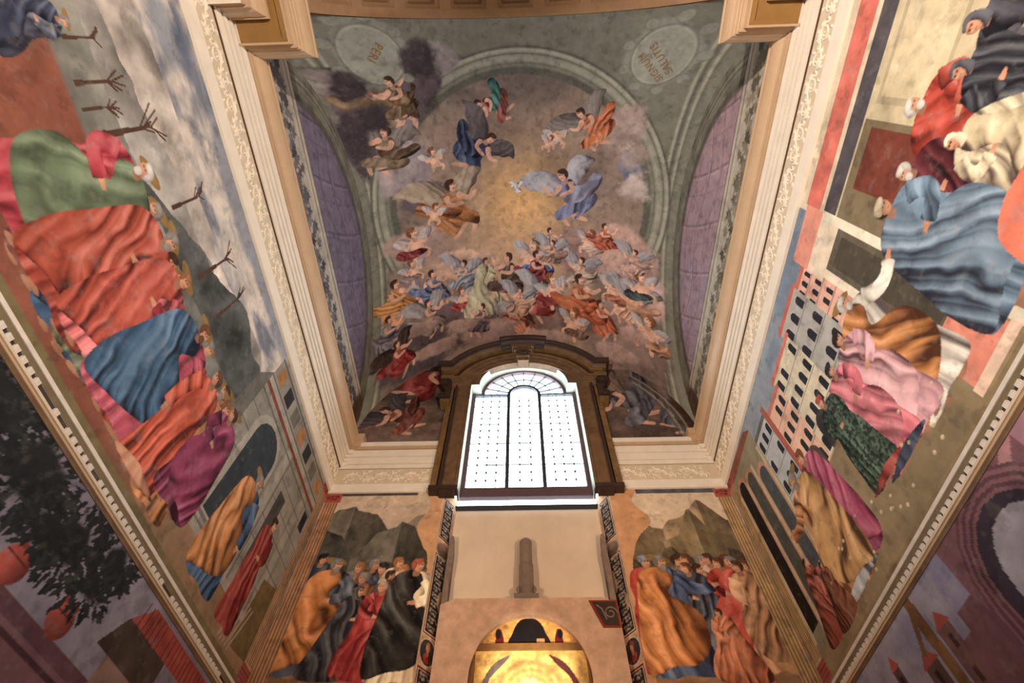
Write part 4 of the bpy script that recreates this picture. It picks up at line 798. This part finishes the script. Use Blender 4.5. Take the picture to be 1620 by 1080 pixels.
NCF = 11; ST = PI/NCF
for k in range(NCF+1): arc_block('coffer_rib', AR, AR+.2, max(0, k*ST-.035), min(PI, k*ST+.035), A0+.19, A1-.10, MT['coffer'], 4)
for k in range(NCF):
    t0, t1 = k*ST+.035, (k+1)*ST-.035
    f = MB()
    def ring(rA, rB, ia, ib):
        rows = []
        for (r, i) in ((rA, ia), (rB, ib)):
            yy0, yy1, a0, a1 = A0+.2+i, A1-.11-i, t0+i/AR, t1-i/AR; row = []
            for (a, y) in [(a0+(a1-a0)*j/5, yy0) for j in range(6)]+[(a1-(a1-a0)*j/5, yy1) for j in range(6)]: row.append((r*math.cos(a), y, r*math.sin(a)))
            rows.append(row)
        f.strip(rows, True)
    ring(AR+.01, AR+.03, .0, .035); ring(AR+.03, AR+.03, .035, .055); ring(AR+.03, AR+.10, .055, .09); ring(AR+.10, AR+.10, .09, .12); ring(AR+.10, AR+.14, .12, .13)
    cf = f.build('coffer_frame', MT['coffer'], e)
    tm = (t0+t1)/2; ym = (A0+A1+.09)/2; ce = Vector((math.cos(tm), 0, math.sin(tm))); tg = Vector((-math.sin(tm), 0, math.cos(tm))); yv = Vector((0, 1, 0)); r = MB(); c0 = ce*(AR+.11)+yv*ym
    for j in range(10):
        a = j*2*PI/10; dv = tg*math.cos(a)+yv*math.sin(a); r.tube([c0+dv*.03-ce*.03, c0+dv*.1-ce*.035, c0+dv*.165-ce*.0], [.02, .045, .008], 5, .5)
    r.tube([c0, c0-ce*.06], [.05, .02], 8); r.build('rosette', MT['coffer'], cf, True)
    for j in (-1, 1):
        r = MB(); c1 = ce*(AR+.12)+yv*(ym+j*.22)
        for q in range(7): a = q*2*PI/7+.3; dv = tg*math.cos(a)*1.6+yv*math.sin(a)*.6; r.tube([c1+dv*.02-ce*.01, c1+dv*.07-ce*.03, c1+dv*.12], [.012, .03, .006], 5, .5)
        r.build('leaf_ornament', MT['coffer'], cf, True)

# ------------------------------------------------------------------ dentil cornices between the two rows of paintings
for s, nm, lb in ((-1, 'trim_8', 'narrow dentil moulding below the upper left wall painting'), (1, 'trim_9', 'narrow dentil moulding below the upper right wall painting')):
    e = struct(empty(nm, (s*WX, 2.5, 2.3)), lb, 'moulding')
    B_ = lambda name, z0, z1, d, m, y0=-1.0: MB().box((0, y0-2.5, z0-2.3), (-s*d, D-.004-2.5, z1-2.3)).build(name, MT[m], e)
    B_('white_fillet', 2.335, 2.362, .018, 'white'); B_('olive_band', 2.292, 2.335, .010, 'olive'); dg_ = B_('dentil_ground', 2.255, 2.292, .008, 'darkstone'); B_('lower_bead', 2.238, 2.255, .03, 'frieze'); B_('lower_bead', 2.222, 2.236, .02, 'tan'); B_('lower_band', 2.195, 2.22, .012, 'stone')
    d0 = MB().box((0, -.021, -.017), (-s*.026, .021, .017)).build('dentil', MT['white'], dg_); d0.location = (0, -.1-2.5, 2.273-2.3)
    r = random.Random(5+s)
    for k in range(1, 73):
        y = -.1+k*.073
        if s < 0 and (r.random() < .12 or 1.55 < y < 1.68): continue      # worn away here and there
        if y < D-.05: share('dentil', d0, dg_, (0, y-2.5, 2.273-2.3))

# ------------------------------------------------------------------ window
GY = D+.15; GB, SP, GW, GR, MX = 5.06, 7.31, .885, .73, .277
w = struct(empty('window_1', (0, GY, 4.7)), 'tall bright arched window with small leaded panes above the altar', 'window'); Lz = lambda p: (p[0], p[1]-GY, p[2]-4.7)
def bar(name, p, q, wd=.03, th=.05, m='bar', parent=w):
    (x0, z0), (x1, z1) = p, q; t = Vector((x1-x0, 0, z1-z0)).normalized(); n = Vector((-t.z, 0, t.x))*wd/2; b = MB()
    P = [Vector((x0, 0, z0))+n, Vector((x1, 0, z1))+n, Vector((x1, 0, z1))-n, Vector((x0, 0, z0))-n]
    b.prism(P, lambda v: Lz((v.x, GY-th/2, v.z)), lambda v: Lz((v.x, GY+th/2, v.z))); return b.build(name, MT[m], parent)
def arcbar(name, cx, cz, r, t0, t1, wd=.03, th=.05, m='bar', n=20):
    rows = [[Lz((cx+rr*math.cos(t), y, cz+rr*math.sin(t))) for rr, y in ((r-wd/2, GY-th/2), (r+wd/2, GY-th/2), (r+wd/2, GY+th/2), (r-wd/2, GY+th/2))] for t in np.linspace(t0, t1, n)]
    return MB().strip(rows, True, True).build(name, MT[m], w)
bar('bottom_rail', (-.98, 4.965), (.98, 4.965), .17, .08, 'rail')
for s in (-1, 1): bar('side_frame', (s*(GW+.03), 4.9), (s*(GW+.03), SP+.04), .07, .07, 'rail'); bar('mullion', (s*MX, GB), (s*MX, SP+.0), .056, .06)
for s in (-1, 1): bar('transom', (s*MX, SP), (s*(GW+.03), SP), .03, .06)
arcbar('arch_frame', 0, SP, GR+.02, 0, PI, .05, .07, 'rail', 33); arcbar('middle_arch', 0, SP, MX, 0, PI, .05, .06); arcbar('fan_ring', 0, SP, .5, 0, PI, .012, .02, n=25)
for k in range(1, 10): t = PI*k/10; bar('fan_spoke', (MX*math.cos(t), SP+MX*math.sin(t)), (GR*math.cos(t), SP+GR*math.sin(t)), .013, .03)
RH = (SP-GB)/14
def lights(x0, x1, nc, z0, z1, nr):
    dx = (x1-x0)/nc; dz = (z1-z0)/nr
    pane = MB().box((-dx/2+.002, -.002, -dz/2+.002), (dx/2-.002, .002, dz/2-.002)).build('pane', MT['glass'], w)
    first = True
    for i in range(nc):
        for k in range(nr):
            loc = (x0+(i+.5)*dx, 0, z0+(k+.5)*dz-4.7)
            if first: pane.location = loc; first = False
            else: share('pane', pane, w, loc)
    for i in range(1, nc): bar('lead_came', (x0+i*dx, z0), (x0+i*dx, z1), .009, .008)
    for k in range(1, nr): bar('lead_came', (x0, z0+k*dz), (x1, z0+k*dz), .008 if k % 3 else .016, .008)
    node = None
    for i in range(1, nc):
        for k in range(1, nr):
            loc = (x0+i*dx, 0, z0+k*dz-4.7)
            if node is None: node = MB().box((-.014, -.012, -.014), (.014, .012, .014)).build('solder_joint', MT['bar'], w); node.location = loc
            else: share('solder_joint', node, w, loc)
lights(-GW, -MX-.02, 4, GB, SP-.015, 14); lights(MX+.02, GW, 4, GB, SP-.015, 14); lights(-MX+.02, MX-.02, 3, GB, SP, 14)
def sector(r0, r1, t0, t1, n=5):
    P = [(r1*math.cos(t), r1*math.sin(t)) for t in np.linspace(t0, t1, n)]+([(r0*math.cos(t), r0*math.sin(t)) for t in np.linspace(t1, t0, n)] if r0 > 0 else [(0, 0)])
    MB().prism(P, lambda p: Lz((p[0], GY-.002, SP+p[1])), lambda p: Lz((p[0], GY+.002, SP+p[1]))).build('pane', MT['glass'], w)
for k in range(10): sector(MX+.02, .495, PI*k/10+.006, PI*(k+1)/10-.006); sector(.505, GR, PI*k/10+.006, PI*(k+1)/10-.006)
for k in range(3): sector(0, MX-.02, PI*k/3+.01, PI*(k+1)/3-.01, 7)
for k in (1, 2): t = PI*k/3; bar('lead_came', (0, SP), (MX*math.cos(t), SP+MX*math.sin(t)), .006, .008)
# glazed slot under the bottom rail
MB().box(Lz((-.95, GY-.002, 4.73)), Lz((.95, GY+.002, 4.88))).build('slot_pane', MT['glass'], w); bar('slot_sill', (-.98, 4.715), (.98, 4.715), .03, .07, 'bar')

# stone window surround
ws = empty('window_surround', (0, D, 4.85)); tag(ws, 'brown stone window surround with arched cornice, keystone and scroll brackets', 'window surround'); I = lambda x, y, z: (x, y-D, z-4.85)
def plate(name, inner, outer, y0, y1, m, parent=ws):
    n = len(inner); rows = [[I(p[0], y, p[1]) for p in q] for q, y in ((outer, y1), (outer, y0), (inner, y0))]; return MB().strip(rows, False).build(name, m, parent)
OW, OZ, OR = .95, 7.33, .80
def opening(ow=OW, orr=OR, oz=OZ, zb=4.85):
    return [(ow, zb), (ow, (zb+oz)/2), (ow, oz), (orr, oz)]+[(orr*math.cos(t), oz+.01+orr*.93*math.sin(t)) for t in np.linspace(0, PI, 25)]+[(-orr, oz), (-ow, oz), (-ow, (zb+oz)/2), (-ow, zb)]
def outerl(x, zt, zb=4.85):
    q = [(x, zb), (x, (zb+OZ)/2), (x, OZ), (x, OZ+.02)]
    for t in np.linspace(0, PI, 25):
        c, s_ = math.cos(t), math.sin(t); k = min(x/max(abs(c), 1e-6), (zt-OZ)/max(s_, 1e-6)) if True else 0; q.append((k*c, OZ+.01+k*s_))
    return q+[(-x, OZ+.02), (-x, OZ), (-x, (zb+OZ)/2), (-x, zb)]
plate('face', opening(), outerl(1.25, 8.12), D-.10, D, MT['stone'])
rv = opening(); f2 = opening(.94, .765, 7.34); MB().strip([[I(p[0], D-.10, p[1]) for p in rv], [I(p[0], GY+.03, p[1]) for p in f2]]).build('reveal', MT['reveal'], ws)
ab = MB()
for s in (-1, 1):
    ab2 = MB().box(I(s*1.0, D-.125, 4.87), I(s*1.16, D-.09, 7.42)); ab2.build('jamb_panel', MT['stone'], ws)
    MB().box(I(s*1.185, D-.14, 4.87), I(s*1.225, D-.09, 7.42)).build('jamb_fillet', MT['darkstone'], ws)
    MB().box(I(s*1.23, D-.10, 4.86), I(s*1.34, D, 7.42)).build('jamb_strip', MT['gilt'], ws)
    MB().box(I(s*.94, D-.15, 4.80), I(s*1.345, D-.0, 4.868)).build('jamb_foot', MT['darkstone'], ws)
    MB().box(I(s*.985, D-.14, 4.76), I(s*1.2, D-.0, 4.80)).build('jamb_foot_block', MT['darkstone'], ws)
def sweep(name, path, prof, m, parent=ws, smooth=False):
    rows = []; n = len(path)
    for i, (x, z) in enumerate(path):
        a = Vector(path[max(i-1, 0)]); b = Vector((x, z)); c = Vector(path[min(i+1, n-1)])
        t1 = (b-a).normalized() if i > 0 else (c-b).normalized(); t2 = (c-b).normalized() if i < n-1 else t1
        n1 = Vector((-t1.y, t1.x)); n2 = Vector((-t2.y, t2.x)); nn = (n1+n2); nn = nn/max(nn.length_squared/2, .3)
        rows.append([I(x+nn.x*pn, D-pd, z+nn.y*pn) for pn, pd in prof])
    return MB().strip(rows, True, True).build(name, m, parent)
# arched cornice: short level ends, then a segmental arch
AH, AX, AZ0 = .78, 1.22, 7.52
Rr = (AX**2+AH**2)/(2*AH); czz = AZ0+AH-Rr; ta = math.asin(AX/Rr)
def apath(off=0, ex=0.36): return [(-AX-ex, AZ0)]+[(Rr*math.sin(t), czz+Rr*math.cos(t)) for t in np.linspace(-ta, ta, 29)]+[(AX+ex, AZ0)]
sweep('architrave', apath(ex=.1), [(-.30, 0), (-.30, .13), (-.24, .14), (-.23, .15), (-.16, .16), (-.15, .18), (-.10, .19), (-.10, 0)], MT['stone'])
sweep('gilt_fillet', apath(ex=.16), [(-.10, 0), (-.10, .205), (-.065, .215), (-.065, 0)], MT['gilt'])
sweep('frieze', apath(ex=.14), [(-.065, 0), (-.065, .17), (.03, .18), (.03, 0)], MT['darkstone'])
sweep('gilt_fillet', apath(ex=.24), [(.03, 0), (.03, .23), (.06, .24), (.06, 0)], MT['gilt'])
sweep('cornice_moulding', apath(ex=.30), [(.06, 0), (.06, .25), (.09, .28), (.12, .30), (.12, 0)], MT['stone'])
sweep('corona', apath(ex=.36), [(.12, 0), (.12, .33), (.16, .34), (.17, .36), (.21, .38), (.21, 0)], MT['darkstone'])
# raised centre of the cornice and keystone
tc = .30/Rr; cp = [(Rr*math.sin(t), czz+Rr*math.cos(t)) for t in np.linspace(-tc*1.35, tc*1.35, 9)]
sweep('cornice_break', cp, [(.05, 0), (.05, .30), (.10, .34), (.13, .38), (.18, .40), (.19, .43), (.245, .44), (.245, 0)], MT['darkstone'])
kz = AZ0+AH
kb = MB(); 
for (w0, w1, z0, z1, d) in ((.10, .12, kz-.36, kz-.28, .22), (.12, .16, kz-.28, kz-.12, .27), (.17, .20, kz-.12, kz-.06, .31), (.21, .24, kz-.06, kz+.05, .35)):
    kb.prism([(-w0, z0), (w0, z0), (w1, z1), (-w1, z1)], lambda p: I(p[0], D-d, p[1]), lambda p: I(p[0], D-.05, p[1]))
ks = kb.build('keystone', MT['stone'], ws)
kl = MB()
for j in range(7): a = PI*(j+.5)/7; kl.tube([I(0, D-.29, kz-.14), I(.07*math.cos(a), D-.31, kz-.15-.05*math.sin(a)), I(.13*math.cos(a), D-.29, kz-.15-.1*math.sin(a))], [.02, .03, .008], 6)
kl.build('keystone_leaf', MT['darkstone'], ks, True)
for s in (-1, 1):                                 # scroll brackets beside the jambs
    cx = s*1.36; cb = MB()
    for (z, r) in ((7.29, .105), (6.87, .08)):
        dx = .045*s
        cb.prism([(cx+dx+r*math.cos(t), z+r*math.sin(t)) for t in np.linspace(0, 2*PI, 20, endpoint=False)], lambda p: I(p[0], D-.22, p[1]), lambda p: I(p[0], D, p[1]))
        for rr_ in (.75, .4): cb.tube([I(cx+dx+r*rr_*math.cos(t), D-.225, z+r*rr_*math.sin(t)) for t in np.linspace(0, 2*PI, 16)], .011, 5)
    cb.prism(smooth_poly([(cx-.05*s, 7.42), (cx+.09*s, 7.40), (cx+.10*s, 7.2), (cx+.02*s, 7.06), (cx+.06*s, 6.95), (cx+.075*s, 6.82), (cx-.05*s, 6.8), (cx-.06*s, 7.1)], 4).tolist(), lambda p: I(p[0], D-.18, p[1]), lambda p: I(p[0], D, p[1]))
    cb.build('scroll_bracket', MT['darkstone'], ws)
    MB().box(I(s*1.28, D-.2, 6.72), I(s*1.44, D, 6.785)).build('bracket_foot', MT['gilt'], ws)
    MB().box(I(s*1.27, D-.24, 7.36), I(s*1.5, D, 7.46)).build('bracket_cap', MT['gilt'], ws)

# ------------------------------------------------------------------ niche under the window
NB = D+.25
struct(box('trim_10', (-1.02, NB, 3.1), (1.02, NB+.06, 4.79), MT['plaster']), 'smooth beige plaster panel filling the niche below the window', 'wall panel')
for s, nm, lb in ((-1, 'trim_11', 'left niche jamb painted with dark scroll panels and a portrait roundel'), (1, 'trim_12', 'right niche jamb painted with dark scroll panels and a portrait roundel')):
    e = struct(empty(nm, (s*1.14, D, 2)), lb, 'niche jamb')
    fn = lambda u, v: st3(s*(1.145-.16*u/.34)-s*1.14, -.003+(NB-D)*u/.34, v-2)
    painted('painted_face', paint_jamb(s), fn, MT['fresco'], e)
    MB().prism([(s*.99, 3.30), (s*.925, 3.30), (s*.935, 3.6), (s*.92, 3.9), (s*.94, 4.22), (s*.99, 4.24)], lambda p: (p[0]-s*1.14, .10, p[1]-2), lambda p: (p[0]-s*1.14, .20, p[1]-2)).build('broken_colonnette', MT['greystone'], e)
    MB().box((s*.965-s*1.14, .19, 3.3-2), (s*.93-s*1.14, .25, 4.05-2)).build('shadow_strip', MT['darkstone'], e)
pl = MB(); AI, ZI, NYF = .615, 2.52, D+.05
ina = [(AI, 1.2), (AI, 1.9)]+[(AI*math.cos(t), ZI+AI*1.02*math.sin(t)) for t in np.linspace(0, PI, 25)]+[(-AI, 1.9), (-AI, 1.2)]
ota = [(.985, 1.2), (.985, 1.9)]
for t in np.linspace(0, PI, 25):
    c, s_ = math.cos(t), math.sin(t); k = min(.985/max(abs(c), 1e-6), (3.345-ZI)/max(s_, 1e-6)); ota.append((k*c, ZI+k*s_))
ota += [(-.985, 1.9), (-.985, 1.2)]
rows = [[(p[0], y, p[1]) for p in q] for q, y in ((ota, NB+.02), (ota, NYF), (ina, NYF), (ina, NYF+.14), (ota, NYF+.14))]
struct(MB().strip(rows).build('trim_13', MT['rough_plaster']), 'rough tan plaster arch surround around the gold altarpiece', 'wall')
fr = empty('painted_fragment', (.84, D+.04, 3.1)); tag(fr, 'small red framed painted scroll fragment on the rough plaster right of the altarpiece', 'fresco fragment')
MB().prism([(-.17, .2), (.14, .2), (.14, -.1), (-.05, -.1)], lambda p: (p[0], -.004, p[1]), lambda p: (p[0], .012, p[1])).build('frame', mat('red_border', (132, 48, 36), .85), fr)
MB().prism([(-.135, .18), (.12, .18), (.12, -.08), (-.035, -.08)], lambda p: (p[0], -.008, p[1]), lambda p: (p[0], .0, p[1])).build('field', MT['darkstone'], fr)
MB().tube([(.05+.075*(1-.8*t)*math.cos(t*9), -.01, .05+.075*(1-.8*t)*math.sin(t*9)) for t in np.linspace(0, 1, 24)], .008, 5).tube([(-.09, -.01, .14), (-.04, -.01, .1), (-.02, -.01, .04), (.0, -.01, -.02)], .008, 5).build('scroll', MT['greystone'], fr)

# stone shaft on the ledge
so = empty('stone_shaft', (-.02, D+.14, 3.34)); tag(so, 'broken grey stone colonnette shaft standing on the ledge above the altarpiece', 'stone fragment')
sh = MB(); oc = lambda r, z: [(r*math.cos(PI/8+k*PI/4), r*.8*math.sin(PI/8+k*PI/4), z) for k in range(8)]
sh.strip([oc(.095, .16), oc(.095, .46), oc(.083, .48), oc(.083, .80), oc(.05, .845), oc(.012, .87)], True, True).build('shaft', MT['greystone'], so)
MB().strip([oc(.09, .05), oc(.115, .075), oc(.10, .12), oc(.11, .16), oc(.088, .18)], True, True).build('moulded_base', MT['greystone'], so)
MB().box((-.14, -.09, 0), (.14, .09, .06)).build('plinth', MT['greystone'], so)
for k in (-1, 1): MB().tube([(.085*k, -.06, .17), (.1*k, -.07, .12), (.09*k, -.06, .08)], [.01, .02, .012], 6).build('corner_leaf', MT['greystone'], so)

# altarpiece
al = empty('altarpiece', (0, D+.12, 1.4)); tag(al, 'gold ground altarpiece in an arched recess, brightly lit', 'altarpiece'); J = lambda x, y, z: (x, y-D-.12, z-1.4)
yi = D+.11
painted('lunette_panel', paint_icon(True), lambda u, v: st3(u, yi-D-.12, v-1.4), MT['gold'], al, keep=lambda u, v: u*u+((v-ZI)/1.02)**2 < .625**2)
painted('main_panel', paint_icon(False), lambda u, v: st3(u, yi-.01-D-.12, v-1.4), MT['gold'], al)
MB().box(J(-.66, yi-.035, 2.80), J(.66, yi+.02, 2.865)).build('cross_beam', MT['wood'], al)
for s, x in ((-1, -.56), (1, .58)): MB().box(J(x, yi-.02, 1.4), J(s*.66, yi+.02, 2.80)).build('side_board', MT['wood'], al)
MB().box(J(-.66, yi+.02, 1.3), J(.66, yi+.03, 3.2)).build('back_board', MT['wood'], al)
box('wall_back_niche', (-1.14, D+.2, 1.2), (1.14, D+.24, 3.2), MT['rough_plaster'])['kind'] = 'structure'
# altar table under the frame, carrying the altarpiece
at_ = empty('altar', (0, D-.45, FL)); tag(at_, 'plain stone altar block below the gold altarpiece', 'altar')
MB().box((-1.0, -.4, 0), (1.0, .44, 1.0)).build('block', MT['greystone'], at_); MB().box((-1.1, -.5, 1.0), (1.1, .45, 1.1)).build('table_slab', MT['greystone'], at_)
